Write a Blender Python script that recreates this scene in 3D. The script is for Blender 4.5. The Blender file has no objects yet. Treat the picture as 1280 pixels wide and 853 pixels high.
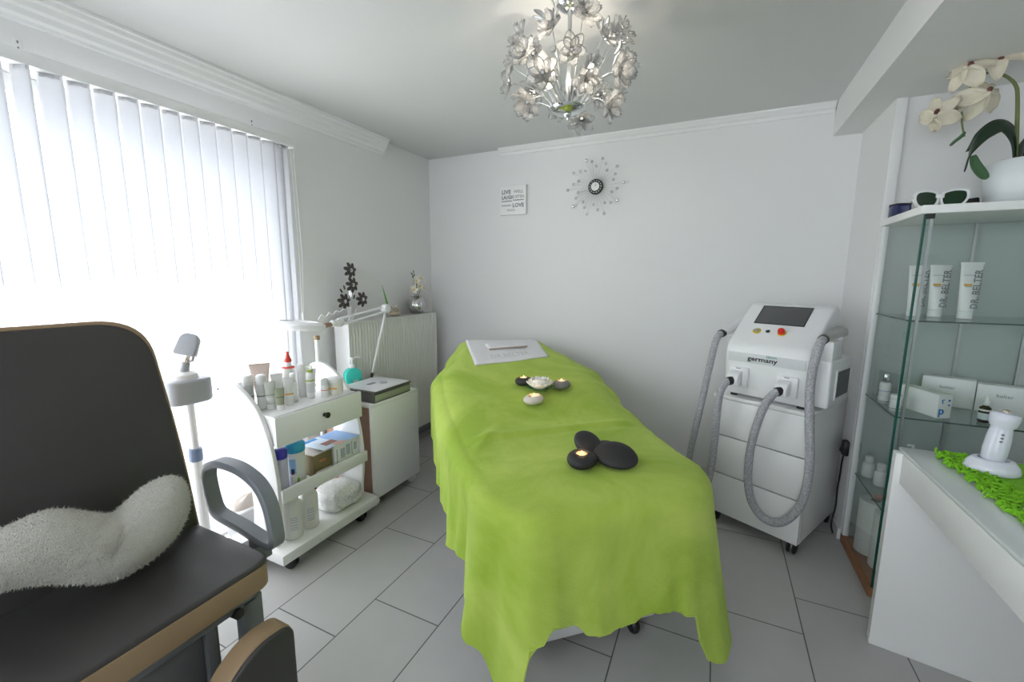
import bpy, bmesh, math, random
from math import sin, cos, pi, radians, sqrt, exp
from mathutils import Vector, Matrix

random.seed(7)
SC = bpy.context.scene
COL = SC.collection

# ------------------------------------------------------------------ camera
CAM_H = 1.28
YAW, PITCH, ROLL = -0.445685, 0.148317, 0.0053994
F_PX = 529.84
f_ = Vector((sin(YAW) * cos(PITCH), cos(YAW) * cos(PITCH), -sin(PITCH)))
r_ = Vector((cos(YAW), -sin(YAW), 0))
u_ = r_.cross(f_)
rr = cos(ROLL) * r_ + sin(ROLL) * u_
uu = -sin(ROLL) * r_ + cos(ROLL) * u_
cam_d = bpy.data.cameras.new('camera')
cam = bpy.data.objects.new('camera', cam_d)
COL.objects.link(cam)
cam.matrix_world = Matrix(((rr.x, uu.x, -f_.x, 0), (rr.y, uu.y, -f_.y, 0), (rr.z, uu.z, -f_.z, CAM_H), (0, 0, 0, 1)))
cam_d.sensor_width = 36
cam_d.lens = F_PX / 1280 * 36
cam_d.clip_start = 0.02
SC.camera = cam

# ------------------------------------------------------------------ light
SC.view_settings.view_transform = 'Standard'
SC.view_settings.look = 'None'
SC.view_settings.gamma = 1
SC.view_settings.use_curve_mapping = False
SC.view_settings.exposure = 0.84
SC.cycles.max_bounces = 8
SC.cycles.diffuse_bounces = 5
SC.cycles.glossy_bounces = 3
SC.cycles.transparent_max_bounces = 22
SC.cycles.use_adaptive_sampling = True
SC.cycles.adaptive_threshold = 0.015
SC.cycles.caustics_reflective = False
SC.cycles.caustics_refractive = False
SC.cycles.sample_clamp_indirect = 6
SC.cycles.use_denoising = True

world = bpy.data.worlds.new('world')
SC.world = world
world.use_nodes = True
wb = world.node_tree.nodes['Background']
wb.inputs[0].default_value = (0.80, 0.90, 1.0, 1)
wb.inputs[1].default_value = 2.2


def lamp(name, kind, loc, power, color=(1, 1, 1), rot=None, **kw):
    d = bpy.data.lights.new(name, kind)
    d.energy = power
    d.color = color
    for k, v in kw.items():
        setattr(d, k, v)
    o = bpy.data.objects.new(name, d)
    o.location = loc
    if rot is not None:
        o.rotation_euler = rot
    COL.objects.link(o)
    return o


# sun from outside the window, high, coming in towards +x
SUN_DIR = Vector((0.66, -0.33, -0.64))
lamp('sun', 'SUN', (-6, 0, 6), 14.0, (1.0, 0.97, 0.92), SUN_DIR.to_track_quat('-Z', 'Y').to_euler(), angle=0.01)
# open sky in front of the window (a large source outdoors)
lamp('window_skylight', 'AREA', (-2.95, 0.55, 1.35), 35, (0.95, 0.98, 1.0),
     Vector((1, 0, -0.12)).to_track_quat('-Z', 'Y').to_euler(), shape='RECTANGLE', size=2.3, size_y=2.2)
# added fill light behind the camera, shining through an opening in the front wall
lamp('rear_fill', 'AREA', (-0.65, -2.25, 1.55), 9, (1.0, 0.985, 0.96),
     Vector((0, 1, -0.08)).to_track_quat('-Z', 'Y').to_euler(), shape='RECTANGLE', size=2.3, size_y=1.4)

# ------------------------------------------------------------------ materials
MATS = {}


def nd(nt, t, **kw):
    n = nt.nodes.new(t)
    for k, v in kw.items():
        setattr(n, k, v)
    return n


def mat(name, col, rough=0.5, metal=0.0, bump=0.0, bscale=60.0, var=0.0, vscale=8.0, **kw):
    if name in MATS:
        return MATS[name]
    m = bpy.data.materials.new(name)
    m.use_nodes = True
    nt = m.node_tree
    b = nt.nodes['Principled BSDF']
    b.inputs['Base Color'].default_value = (*col, 1)
    b.inputs['Roughness'].default_value = rough
    b.inputs['Metallic'].default_value = metal
    for k, v in kw.items():
        b.inputs[k.replace('_', ' ')].default_value = v
    if var or bump:
        tc = nd(nt, 'ShaderNodeTexCoord')
    if var:
        n = nd(nt, 'ShaderNodeTexNoise')
        n.inputs['Scale'].default_value = vscale
        n.inputs['Detail'].default_value = 4
        nt.links.new(tc.outputs['Object'], n.inputs['Vector'])
        mx = nd(nt, 'ShaderNodeMix', data_type='RGBA')
        mx.inputs[6].default_value = (*[c * (1 - var) for c in col], 1)
        mx.inputs[7].default_value = (*[min(1, c * (1 + var)) for c in col], 1)
        nt.links.new(n.outputs['Fac'], mx.inputs[0])
        nt.links.new(mx.outputs[2], b.inputs['Base Color'])
    if bump:
        n = nd(nt, 'ShaderNodeTexNoise')
        n.inputs['Scale'].default_value = bscale
        n.inputs['Detail'].default_value = 3
        nt.links.new(tc.outputs['Object'], n.inputs['Vector'])
        bp = nd(nt, 'ShaderNodeBump')
        bp.inputs['Strength'].default_value = bump
        bp.inputs['Distance'].default_value = 0.01
        nt.links.new(n.outputs['Fac'], bp.inputs['Height'])
        nt.links.new(bp.outputs['Normal'], b.inputs['Normal'])
    MATS[name] = m
    return m


def thin_glass(name, tint, gloss=0.08, edge=0.5, ior=1.45, rough=0.0):
    """thin clear sheet: tinted pass-through with a fresnel reflection"""
    m = bpy.data.materials.new(name)
    m.use_nodes = True
    nt = m.node_tree
    nt.nodes.clear()
    out = nd(nt, 'ShaderNodeOutputMaterial')
    tr = nd(nt, 'ShaderNodeBsdfTransparent')
    tr.inputs[0].default_value = (*tint, 1)
    gl = nd(nt, 'ShaderNodeBsdfGlossy')
    gl.inputs['Roughness'].default_value = rough
    fr = nd(nt, 'ShaderNodeFresnel')
    fr.inputs[0].default_value = ior
    mx = nd(nt, 'ShaderNodeMixShader')
    ge = nd(nt, 'ShaderNodeNewGeometry')
    sb = nd(nt, 'ShaderNodeMath', operation='SUBTRACT')
    sb.inputs[0].default_value = 1.0
    nt.links.new(ge.outputs['Backfacing'], sb.inputs[1])
    mu = nd(nt, 'ShaderNodeMath', operation='MULTIPLY')
    nt.links.new(sb.outputs[0], mu.inputs[0])
    nt.links.new(fr.outputs[0], mu.inputs[1])
    nt.links.new(mu.outputs[0], mx.inputs[0])
    nt.links.new(tr.outputs[0], mx.inputs[1])
    nt.links.new(gl.outputs[0], mx.inputs[2])
    nt.links.new(mx.outputs[0], out.inputs[0])
    MATS[name] = m
    return m


def emit_mat(name, col, strength):
    m = bpy.data.materials.new(name)
    m.use_nodes = True
    nt = m.node_tree
    nt.nodes.clear()
    out = nd(nt, 'ShaderNodeOutputMaterial')
    e = nd(nt, 'ShaderNodeEmission')
    e.inputs[0].default_value = (*col, 1)
    e.inputs[1].default_value = strength
    nt.links.new(e.outputs[0], out.inputs[0])
    MATS[name] = m
    return m


def blind_mat():
    m = bpy.data.materials.new('blind_fabric')
    m.use_nodes = True
    nt = m.node_tree
    nt.nodes.clear()
    out = nd(nt, 'ShaderNodeOutputMaterial')
    d = nd(nt, 'ShaderNodeBsdfDiffuse')
    d.inputs[0].default_value = (0.82, 0.82, 0.84, 1)
    t = nd(nt, 'ShaderNodeBsdfTranslucent')
    t.inputs[0].default_value = (0.86, 0.86, 0.89, 1)
    w = nd(nt, 'ShaderNodeTexWave')
    w.inputs['Scale'].default_value = 60
    w.inputs['Distortion'].default_value = 1.5
    bp = nd(nt, 'ShaderNodeBump')
    bp.inputs['Strength'].default_value = 0.05
    nt.links.new(w.outputs['Fac'], bp.inputs['Height'])
    nt.links.new(bp.outputs['Normal'], d.inputs['Normal'])
    mx = nd(nt, 'ShaderNodeMixShader')
    mx.inputs[0].default_value = 0.5
    nt.links.new(d.outputs[0], mx.inputs[1])
    nt.links.new(t.outputs[0], mx.inputs[2])
    nt.links.new(mx.outputs[0], out.inputs[0])
    MATS['blind_fabric'] = m
    return m


def petal_mat(name, tint, white):
    """clear acrylic: refracting body with a little milky scatter"""
    m = bpy.data.materials.new(name)
    m.use_nodes = True
    nt = m.node_tree
    nt.nodes.clear()
    out = nd(nt, 'ShaderNodeOutputMaterial')
    gl = nd(nt, 'ShaderNodeBsdfGlossy')
    gl.inputs['Roughness'].default_value = 0.06
    lw = nd(nt, 'ShaderNodeLayerWeight')
    lw.inputs[0].default_value = 0.25
    tp = nd(nt, 'ShaderNodeBsdfTransparent')
    tp.inputs[0].default_value = (*tint, 1)
    df = nd(nt, 'ShaderNodeBsdfTranslucent')
    df.inputs[0].default_value = (1.0, 1.0, 1.0, 1)
    m1 = nd(nt, 'ShaderNodeMixShader')
    nt.links.new(lw.outputs['Fresnel'], m1.inputs[0])
    m2 = nd(nt, 'ShaderNodeMixShader')
    m2.inputs[0].default_value = white
    nt.links.new(tp.outputs[0], m1.inputs[1])
    nt.links.new(gl.outputs[0], m1.inputs[2])
    nt.links.new(m1.outputs[0], m2.inputs[1])
    nt.links.new(df.outputs[0], m2.inputs[2])
    nt.links.new(m2.outputs[0], out.inputs[0])
    MATS[name] = m
    return m


def floor_mat():
    m = bpy.data.materials.new('floor_tiles')
    m.use_nodes = True
    nt = m.node_tree
    L = nt.links
    b = nt.nodes['Principled BSDF']
    tc = nd(nt, 'ShaderNodeTexCoord')
    sp = nd(nt, 'ShaderNodeSeparateXYZ')
    L.new(tc.outputs['Object'], sp.inputs[0])

    def mth(op, a, bb=None, c=None):
        n = nd(nt, 'ShaderNodeMath', operation=op)
        for i, v in enumerate((a, bb, c)):
            if v is None:
                continue
            if isinstance(v, (int, float)):
                n.inputs[i].default_value = v
            else:
                L.new(v, n.inputs[i])
        return n.outputs[0]
    W, LEN, G = 0.3045, 0.60, 0.0022
    xs = mth('DIVIDE', mth('ADD', sp.outputs[0], 1.7585), W)     # column coordinate
    k = mth('FLOOR', xs)
    fx = mth('MULTIPLY', mth('SUBTRACT', xs, k), W)
    late = mth('GREATER_THAN', k, 3.5)
    off = mth('SUBTRACT', mth('MULTIPLY', k, 0.2), mth('MULTIPLY', late, 0.25))
    ys = mth('DIVIDE', mth('SUBTRACT', mth('SUBTRACT', sp.outputs[1], 0.146), off), LEN)
    kk = mth('FLOOR', ys)
    fy = mth('MULTIPLY', mth('SUBTRACT', ys, kk), LEN)
    dx = mth('MINIMUM', fx, mth('SUBTRACT', W, fx))
    dy = mth('MINIMUM', fy, mth('SUBTRACT', LEN, fy))
    grout = mth('LESS_THAN', mth('MINIMUM', dx, dy), G)
    wn = nd(nt, 'ShaderNodeTexWhiteNoise', noise_dimensions='2D')
    cb = nd(nt, 'ShaderNodeCombineXYZ')
    L.new(k, cb.inputs[0])
    L.new(kk, cb.inputs[1])
    L.new(cb.outputs[0], wn.inputs['Vector'])
    nz = nd(nt, 'ShaderNodeTexNoise')
    nz.inputs['Scale'].default_value = 9
    nz.inputs['Detail'].default_value = 6
    L.new(tc.outputs['Object'], nz.inputs['Vector'])
    fac = mth('ADD', mth('MULTIPLY', wn.outputs['Value'], 0.35), mth('MULTIPLY', nz.outputs['Fac'], 0.6))
    mx = nd(nt, 'ShaderNodeMix', data_type='RGBA')
    mx.inputs[6].default_value = (0.43, 0.42, 0.415, 1)
    mx.inputs[7].default_value = (0.53, 0.52, 0.515, 1)
    L.new(fac, mx.inputs[0])
    m2 = nd(nt, 'ShaderNodeMix', data_type='RGBA')
    m2.inputs[7].default_value = (0.10, 0.10, 0.105, 1)
    L.new(grout, m2.inputs[0])
    L.new(mx.outputs[2], m2.inputs[6])
    L.new(m2.outputs[2], b.inputs['Base Color'])
    b.inputs['Roughness'].default_value = 0.42
    bp = nd(nt, 'ShaderNodeBump')
    bp.inputs['Strength'].default_value = 0.5
    bp.inputs['Distance'].default_value = 0.002
    L.new(mth('SUBTRACT', 1.0, grout), bp.inputs['Height'])
    L.new(bp.outputs['Normal'], b.inputs['Normal'])
    MATS['floor_tiles'] = m
    return m


def heather_mat(name, a, bcol, scale):
    """two-tone woven or mottled surface"""
    m = mat(name, a, 0.9)
    nt = m.node_tree
    b = nt.nodes['Principled BSDF']
    tc = nd(nt, 'ShaderNodeTexCoord')
    v = nd(nt, 'ShaderNodeTexVoronoi')
    v.inputs['Scale'].default_value = scale
    nt.links.new(tc.outputs['Object'], v.inputs['Vector'])
    mx = nd(nt, 'ShaderNodeMix', data_type='RGBA')
    mx.inputs[6].default_value = (*a, 1)
    mx.inputs[7].default_value = (*bcol, 1)
    nt.links.new(v.outputs['Distance'], mx.inputs[0])
    nt.links.new(mx.outputs[2], b.inputs['Base Color'])
    bp = nd(nt, 'ShaderNodeBump')
    bp.inputs['Strength'].default_value = 0.4
    bp.inputs['Distance'].default_value = 0.003
    nt.links.new(v.outputs['Distance'], bp.inputs['Height'])
    nt.links.new(bp.outputs['Normal'], b.inputs['Normal'])
    return m


WALL = mat('wall_paint', (0.80, 0.795, 0.79), 0.85, bump=0.04, bscale=180)
CEIL = mat('ceiling_paint', (0.68, 0.68, 0.68), 0.9, bump=0.03, bscale=120)
TRIM = mat('trim_white', (0.84, 0.84, 0.84), 0.55, bump=0.02)
WHITE = mat('white_lacquer', (0.84, 0.84, 0.83), 0.28, bump=0.01, bscale=20)
WHITE2 = mat('white_melamine', (0.85, 0.85, 0.84), 0.4, bump=0.01, bscale=20)
PLASTIC = mat('white_plastic', (0.84, 0.84, 0.85), 0.3, bump=0.01, bscale=30)
GREYPL = mat('grey_plastic', (0.20, 0.215, 0.235), 0.45, bump=0.03, bscale=300)
LTGREY = mat('light_grey_plastic', (0.40, 0.42, 0.46), 0.35, bump=0.01)
BLACK = mat('black_plastic', (0.012, 0.012, 0.013), 0.45, bump=0.02)
CHROME = mat('chrome', (0.75, 0.76, 0.77), 0.12, 1.0, bump=0.005)
ALU = mat('brushed_aluminium', (0.55, 0.57, 0.58), 0.35, 1.0, bump=0.03, bscale=200)
BROWN = mat('brown_board', (0.33, 0.20, 0.145), 0.55, var=0.25, vscale=25)
WOOD = mat('orange_wood', (0.30, 0.13, 0.055), 0.45, var=0.3, vscale=30, bump=0.05)
VINYL = mat('charcoal_vinyl', (0.043, 0.040, 0.038), 0.42, bump=0.08, bscale=350)
TAN = mat('tan_vinyl', (0.30, 0.205, 0.115), 0.5, bump=0.06, bscale=350, var=0.06)
GREEN = mat('green_fleece', (0.37, 0.50, 0.065), 0.95, bump=0.25, bscale=260)
gt = GREEN.node_tree
gn = nd(gt, 'ShaderNodeTexNoise')
gn.inputs['Scale'].default_value = 2.6
gn.inputs['Detail'].default_value = 5
gn.inputs['Roughness'].default_value = 0.65
gn.inputs['Distortion'].default_value = 0.8
gr = nd(gt, 'ShaderNodeMapRange')
gr.inputs[1].default_value = 0.35
gr.inputs[2].default_value = 0.68
gx = nd(gt, 'ShaderNodeMix', data_type='RGBA')
gx.inputs[6].default_value = (0.29, 0.43, 0.03, 1)
gx.inputs[7].default_value = (0.48, 0.60, 0.11, 1)
gt.links.new([n for n in gt.nodes if n.type == 'TEX_COORD'][0].outputs['Object'], gn.inputs['Vector'])
gt.links.new(gn.outputs['Fac'], gr.inputs[0])
gt.links.new(gr.outputs[0], gx.inputs[0])
gt.links.new(gx.outputs[2], gt.nodes['Principled BSDF'].inputs['Base Color'])
GREEN.node_tree.nodes['Principled BSDF'].inputs['Sheen Weight'].default_value = 0.35
GREEN.node_tree.nodes['Principled BSDF'].inputs['Sheen Tint'].default_value = (0.75, 0.95, 0.35, 1)
RAD = mat('radiator_enamel', (0.74, 0.74, 0.69), 0.4, bump=0.01)
STONE = mat('black_stone', (0.018, 0.018, 0.02), 0.6, bump=0.15, bscale=150, var=0.3, vscale=40)
PLUSH = mat('cream_plush', (0.60, 0.58, 0.52), 1.0, bump=0.6, bscale=330, var=0.10, vscale=90)
TERRY = mat('white_terry', (0.83, 0.82, 0.83), 0.95, bump=0.4, bscale=300)
GREYINK = mat('grey_ink', (0.20, 0.20, 0.22), 0.7)
BLKINK = mat('black_ink', (0.03, 0.03, 0.03), 0.7)
FLOORM = floor_mat()
BLIND = blind_mat()
WINGLASS = thin_glass('window_glass', (0.97, 0.98, 0.98))
CABGLASS = thin_glass('cabinet_glass', (0.955, 0.975, 0.968))
SHELFGLASS = thin_glass('shelf_glass', (0.93, 0.965, 0.955))
GLASSEDGE = mat('glass_edge_green', (0.01, 0.09, 0.07), 0.15)
SHELFEDGE = mat('glass_edge_grey', (0.07, 0.11, 0.10), 0.2)
PETAL = petal_mat('crystal_petal', (1.0, 1.0, 1.0), 0.20)
CLEARPL = petal_mat('clear_plastic', (0.93, 0.93, 0.93), 0.45)
BULB = emit_mat('lit_bulb', (1.0, 0.86, 0.62), 9)
FLAME = emit_mat('candle_flame', (1.0, 0.55, 0.18), 7)


# ------------------------------------------------------------------ mesh helpers
def RZ(a):
    return Matrix.Rotation(a, 4, 'Z')


def RX(a):
    return Matrix.Rotation(a, 4, 'X')


def RY(a):
    return Matrix.Rotation(a, 4, 'Y')


def T(x, y=0, z=0):
    return Matrix.Translation((x, y, z))


def S(x, y, z):
    return Matrix.Diagonal((x, y, z, 1))


def align(d, loc=(0, 0, 0), roll=0):
    """matrix that takes local +z to direction d"""
    q = Vector(d).to_track_quat('Z', 'Y')
    return T(*loc) @ q.to_matrix().to_4x4() @ RZ(roll)


I4 = Matrix.Identity(4)


def loft_path(pts, n):
    """Catmull-Rom through pts, n samples per span"""
    P = [Vector(p) for p in pts]
    out = []
    for i in range(len(P) - 1):
        p0, p1, p2, p3 = P[max(i - 1, 0)], P[i], P[i + 1], P[min(i + 2, len(P) - 1)]
        for k in range(n):
            t = k / n
            out.append(0.5 * ((2 * p1) + (p2 - p0) * t + (2 * p0 - 5 * p1 + 4 * p2 - p3) * t * t + (3 * p1 - p0 - 3 * p2 + p3) * t ** 3))
    out.append(P[-1])
    return out


class MB:
    def __init__(s):
        s.v, s.f, s.m = [], [], []

    def add(s, vs, fs, M=I4, mi=0):
        b = len(s.v)
        s.v += [M @ Vector(v) for v in vs]
        flip = M.determinant() < 0
        for f in fs:
            f = [b + i for i in f]
            s.f.append(f[::-1] if flip else f)
            s.m.append(mi)
        return s

    def bm(s, bm, M=I4, mi=0):
        bm.verts.ensure_lookup_table()
        bm.verts.index_update()
        s.add([v.co.copy() for v in bm.verts], [[v.index for v in f.verts] for f in bm.faces], M, mi)
        bm.free()
        return s

    def box(s, c, d, M=I4, bev=0.0, seg=2, mi=0):
        bm = bmesh.new()
        bmesh.ops.create_cube(bm, size=1)
        for v in bm.verts:
            v.co = Vector((v.co.x * d[0] + c[0], v.co.y * d[1] + c[1], v.co.z * d[2] + c[2]))
        if bev > 0:
            bmesh.ops.bevel(bm, geom=list(bm.edges), offset=min(bev, min(d) * 0.45), segments=seg, affect='EDGES', profile=0.5)
        return s.bm(bm, M, mi)

    def b2(s, a, b, M=I4, bev=0.0, seg=2, mi=0):
        return s.box([(p + q) / 2 for p, q in zip(a, b)], [abs(q - p) for p, q in zip(a, b)], M, bev, seg, mi)

    def prism(s, poly, z0, z1, M=I4, bev=0.0, seg=3, mi=0, side_bevel=False):
        bm = bmesh.new()
        vs = [bm.verts.new((p[0], p[1], z0)) for p in poly]
        f = bm.faces.new(vs)
        r = bmesh.ops.extrude_face_region(bm, geom=[f])
        top = [e for e in r['geom'] if isinstance(e, bmesh.types.BMVert)]
        for v in top:
            v.co.z = z1
        bmesh.ops.recalc_face_normals(bm, faces=bm.faces)
        if bev > 0:
            es = [e for e in bm.edges if abs(e.verts[0].co.z - e.verts[1].co.z) < 1e-6 or side_bevel]
            bmesh.ops.bevel(bm, geom=es, offset=bev, segments=seg, affect='EDGES', profile=0.5)
        return s.bm(bm, M, mi)

    def lathe(s, prof, M=I4, n=24, mi=0, fn=None):
        vs, fs = [], []
        k = len(prof)
        for i in range(n):
            a = 2 * pi * i / n
            for (r, z) in prof:
                q = fn(a, r, z) if fn else r
                vs.append((q * cos(a), q * sin(a), z))
        for i in range(n):
            j = (i + 1) % n
            for t in range(k - 1):
                fs.append([i * k + t, j * k + t, j * k + t + 1, i * k + t + 1])
        if prof[0][0] > 1e-6:
            fs.append([i * k for i in range(n)][::-1])
        if prof[-1][0] > 1e-6:
            fs.append([i * k + k - 1 for i in range(n)])
        return s.add(vs, fs, M, mi)

    def tube(s, pts, r, n=10, M=I4, mi=0, closed=False, caps=True, flat=1.0):
        P = [Vector(p) for p in pts]
        k = len(P)
        R = r if isinstance(r, (list, tuple)) else [r] * k
        vs, fs = [], []
        up = None
        for i in range(k):
            if closed:
                d = P[(i + 1) % k] - P[i - 1]
            else:
                d = P[min(i + 1, k - 1)] - P[max(i - 1, 0)]
            d.normalize()
            if up is None:
                up = Vector((0, 0, 1)) if abs(d.z) < 0.9 else Vector((1, 0, 0))
            x = up.cross(d)
            if x.length < 1e-6:
                x = Vector((0, 1, 0)).cross(d)
            x.normalize()
            y = d.cross(x)
            up = y
            for j in range(n):
                a = 2 * pi * j / n
                vs.append(P[i] + x * (cos(a) * R[i]) + y * (sin(a) * R[i] * flat))
        m = k if closed else k - 1
        for i in range(m):
            for j in range(n):
                a, b = i * n + j, i * n + (j + 1) % n
                c, d = ((i + 1) % k) * n + (j + 1) % n, ((i + 1) % k) * n + j
                fs.append([a, b, c, d])
        if caps and not closed:
            fs.append(list(range(n))[::-1])
            fs.append([(k - 1) * n + j for j in range(n)])
        return s.add(vs, fs, M, mi)

    def ball(s, c, r, M=I4, nu=20, nv=12, mi=0, fn=None):
        r = (r, r, r) if isinstance(r, (int, float)) else r
        vs, fs = [], []
        for i in range(nv + 1):
            th = pi * i / nv
            for j in range(nu):
                a = 2 * pi * j / nu
                p = Vector((sin(th) * cos(a), sin(th) * sin(a), -cos(th)))
                if fn:
                    p = fn(p)
                vs.append((c[0] + p.x * r[0], c[1] + p.y * r[1], c[2] + p.z * r[2]))
        for i in range(nv):
            for j in range(nu):
                q = (j + 1) % nu
                fs.append([i * nu + j, i * nu + q, (i + 1) * nu + q, (i + 1) * nu + j])
        return s.add(vs, fs, M, mi)

    def grid(s, fn, nu, nv, M=I4, mi=0, thick=0.0):
        vs = [fn(i / nu, j / nv) for j in range(nv + 1) for i in range(nu + 1)]
        fs = [[j * (nu + 1) + i, j * (nu + 1) + i + 1, (j + 1) * (nu + 1) + i + 1, (j + 1) * (nu + 1) + i] for j in range(nv) for i in range(nu)]
        return s.add(vs, fs, M, mi)

    def text(s, body, size, M=I4, mi=0, align_x='LEFT', ext=0.0004, bold=0.0):
        cu = bpy.data.curves.new('lettering', 'FONT')
        cu.body = body
        cu.size = size
        cu.extrude = ext
        cu.offset = bold
        cu.align_x = align_x
        cu.resolution_u = 2
        o = bpy.data.objects.new('lettering', cu)
        COL.objects.link(o)
        dg = bpy.context.evaluated_depsgraph_get()
        me = bpy.data.meshes.new_from_object(o.evaluated_get(dg))
        s.add([v.co.copy() for v in me.vertices], [list(p.vertices) for p in me.polygons], M, mi)
        bpy.data.objects.remove(o)
        bpy.data.meshes.remove(me)
        bpy.data.curves.remove(cu)
        return s

    def build(s, name, mats, parent=None, world=False, ang=38, solid=0.0, bevel=0.0, sub=0, merge=True):
        me = bpy.data.meshes.new(name)
        vs = s.v
        if world and parent is not None:
            Mi = frame(parent).inverted()
            vs = [Mi @ v for v in vs]
        me.from_pydata([tuple(v) for v in vs], [], s.f)
        mats = mats if isinstance(mats, (list, tuple)) else [mats]
        for m in mats:
            me.materials.append(m)
        for p, mi in zip(me.polygons, s.m):
            p.material_index = mi
        if merge:
            bm = bmesh.new()
            bm.from_mesh(me)
            bmesh.ops.remove_doubles(bm, verts=bm.verts, dist=1e-5)
            bmesh.ops.recalc_face_normals(bm, faces=bm.faces)
            bm.to_mesh(me)
            bm.free()
        me.shade_smooth()
        me.set_sharp_from_angle(angle=radians(ang))
        o = bpy.data.objects.new(name, me)
        COL.objects.link(o)
        if parent is not None:
            o.parent = parent
        if bevel > 0:
            b = o.modifiers.new('bevel', 'BEVEL')
            b.width = bevel
            b.segments = 2
            b.limit_method = 'ANGLE'
        if solid > 0:
            d = o.modifiers.new('solid', 'SOLIDIFY')
            d.thickness = solid
            d.offset = -1
        if sub > 0:
            d = o.modifiers.new('sub', 'SUBSURF')
            d.levels = d.render_levels = sub
        return o


FR = {}


def frame(o):
    M = Matrix.LocRotScale(o.location, o.rotation_euler, None)
    return frame(o.parent) @ M if o.parent else M


def tag(o, label, cat, group=None):
    o['label'] = label
    o['category'] = cat
    if group:
        o['group'] = group
    return o


def thing(name, label, cat, loc=(0, 0, 0), rz=0.0, group=None, rx=0.0, ry=0.0):
    o = bpy.data.objects.new(name, None)
    o.empty_display_size = 0.05
    COL.objects.link(o)
    o.location = loc
    o.rotation_euler = (rx, ry, rz)
    return tag(o, label, cat, group)


def structure(o):
    o['kind'] = 'structure'
    return o


def dup(root, loc=None, rz=None, label=None, group=None):
    r = root.copy()
    COL.objects.link(r)
    if loc is not None:
        r.location = loc
    if rz is not None:
        r.rotation_euler = (0, 0, rz)
    if label:
        r['label'] = label
    if group:
        r['group'] = group
    for ch in list(root.children):
        c = ch.copy()
        COL.objects.link(c)
        c.parent = r
        for g in ch.children:
            d = g.copy()
            COL.objects.link(d)
            d.parent = c
    return r


def lut(tab, x):
    if x <= tab[0][0]:
        return tab[0][1]
    for (a, p), (b, q) in zip(tab, tab[1:]):
        if x <= b:
            t = (x - a) / (b - a)
            t = t * t * (3 - 2 * t)
            return p + (q - p) * t
    return tab[-1][1]


def rounded_poly(pts, rad, n=6):
    """round every corner of a polygon; rad number or list"""
    out = []
    k = len(pts)
    for i in range(k):
        r = rad[i] if isinstance(rad, (list, tuple)) else rad
        p = Vector(pts[i])
        a = Vector(pts[i - 1]) - p
        b = Vector(pts[(i + 1) % k]) - p
        if r <= 0:
            out.append(p)
            continue
        ra = min(r, a.length * 0.48, b.length * 0.48)
        A, B = p + a.normalized() * ra, p + b.normalized() * ra
        for j in range(n + 1):
            t = j / n
            out.append((1 - t) ** 2 * A + 2 * t * (1 - t) * p + t * t * B)
    return [tuple(q) for q in out]


# ================================================================== THE SETTING
XL, YB, ZC = -2.149, 2.933, 2.21
XR, YP, XB = 0.638, 2.46, 0.511          # pillar side wall, alcove wall, beam side
XE, YF = 1.62, -1.75                     # far right wall, wall behind the photographer

fl = MB().b2((XL - 0.3, YF - 0.2, -0.1), (XE + 0.2, YB + 0.2, 0)).build('floor', FLOORM)
structure(fl)
structure(MB().b2((XL - 0.25, YF - 0.2, ZC), (XE + 0.2, YB + 0.2, ZC + 0.12)).build('ceiling', CEIL))
WY0, WY1, WZ0, WZ1 = -0.55, 1.60, 0.03, 1.965     # window opening in the left wall
wl = MB()
wl.b2((XL - 0.22, YF - 0.2, 0), (XL, WY0, ZC))
wl.b2((XL - 0.22, WY1, 0), (XL, YB + 0.2, ZC))
wl.b2((XL - 0.22, WY0, WZ1), (XL, WY1, ZC))
wl.b2((XL - 0.22, WY0, 0), (XL, WY1, WZ0))
structure(wl.build('wall_left', WALL))
structure(MB().b2((XL, YB, 0), (XR + 0.4, YB + 0.2, ZC)).build('wall_back', WALL))
wr = MB()
wr.b2((XR, YP, 0), (XE + 0.2, YB, ZC))
wr.b2((XE, YF, 0), (XE + 0.2, YP, ZC))
structure(wr.build('wall_right', WALL))
wf = MB()  # opening left in this wall to let the added rear fill in
wf.b2((XL, YF - 0.2, 0), (-1.75, YF, ZC))
wf.b2((0.45, YF - 0.2, 0), (XE, YF, ZC))
wf.b2((-1.75, YF - 0.2, 0), (0.45, YF, 0.85))
wf.b2((-1.75, YF - 0.2, 2.08), (0.45, YF, ZC))
structure(wf.build('wall_front', WALL))
# dropped beam along the right side, post strip, crowns, baseboards
structure(MB().b2((XB, YF, 2.043), (XE, YB, ZC)).build('trim_1', WALL))
structure(MB().b2((XR, YP - 0.012, 0), (XR + 0.038, YP, 2.043), bev=0.003).build('trim_2', TRIM))


def crown(prof, a, b, axis):
    """extrude a stepped profile (outward, down) between a and b"""
    m = MB()
    n = len(prof)
    vs = []
    for q in (a, b):
        for (o, d) in prof:
            vs.append((XL + o, q, ZC - d) if axis == 'y' else (q, YB - o, ZC - d))
    fs = [[i, (i + 1) % n, n + (i + 1) % n, n + i] for i in range(n)]
    fs += [list(range(n)), [n + i for i in range(n)][::-1]]
    m.add(vs, fs)
    return m


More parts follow.
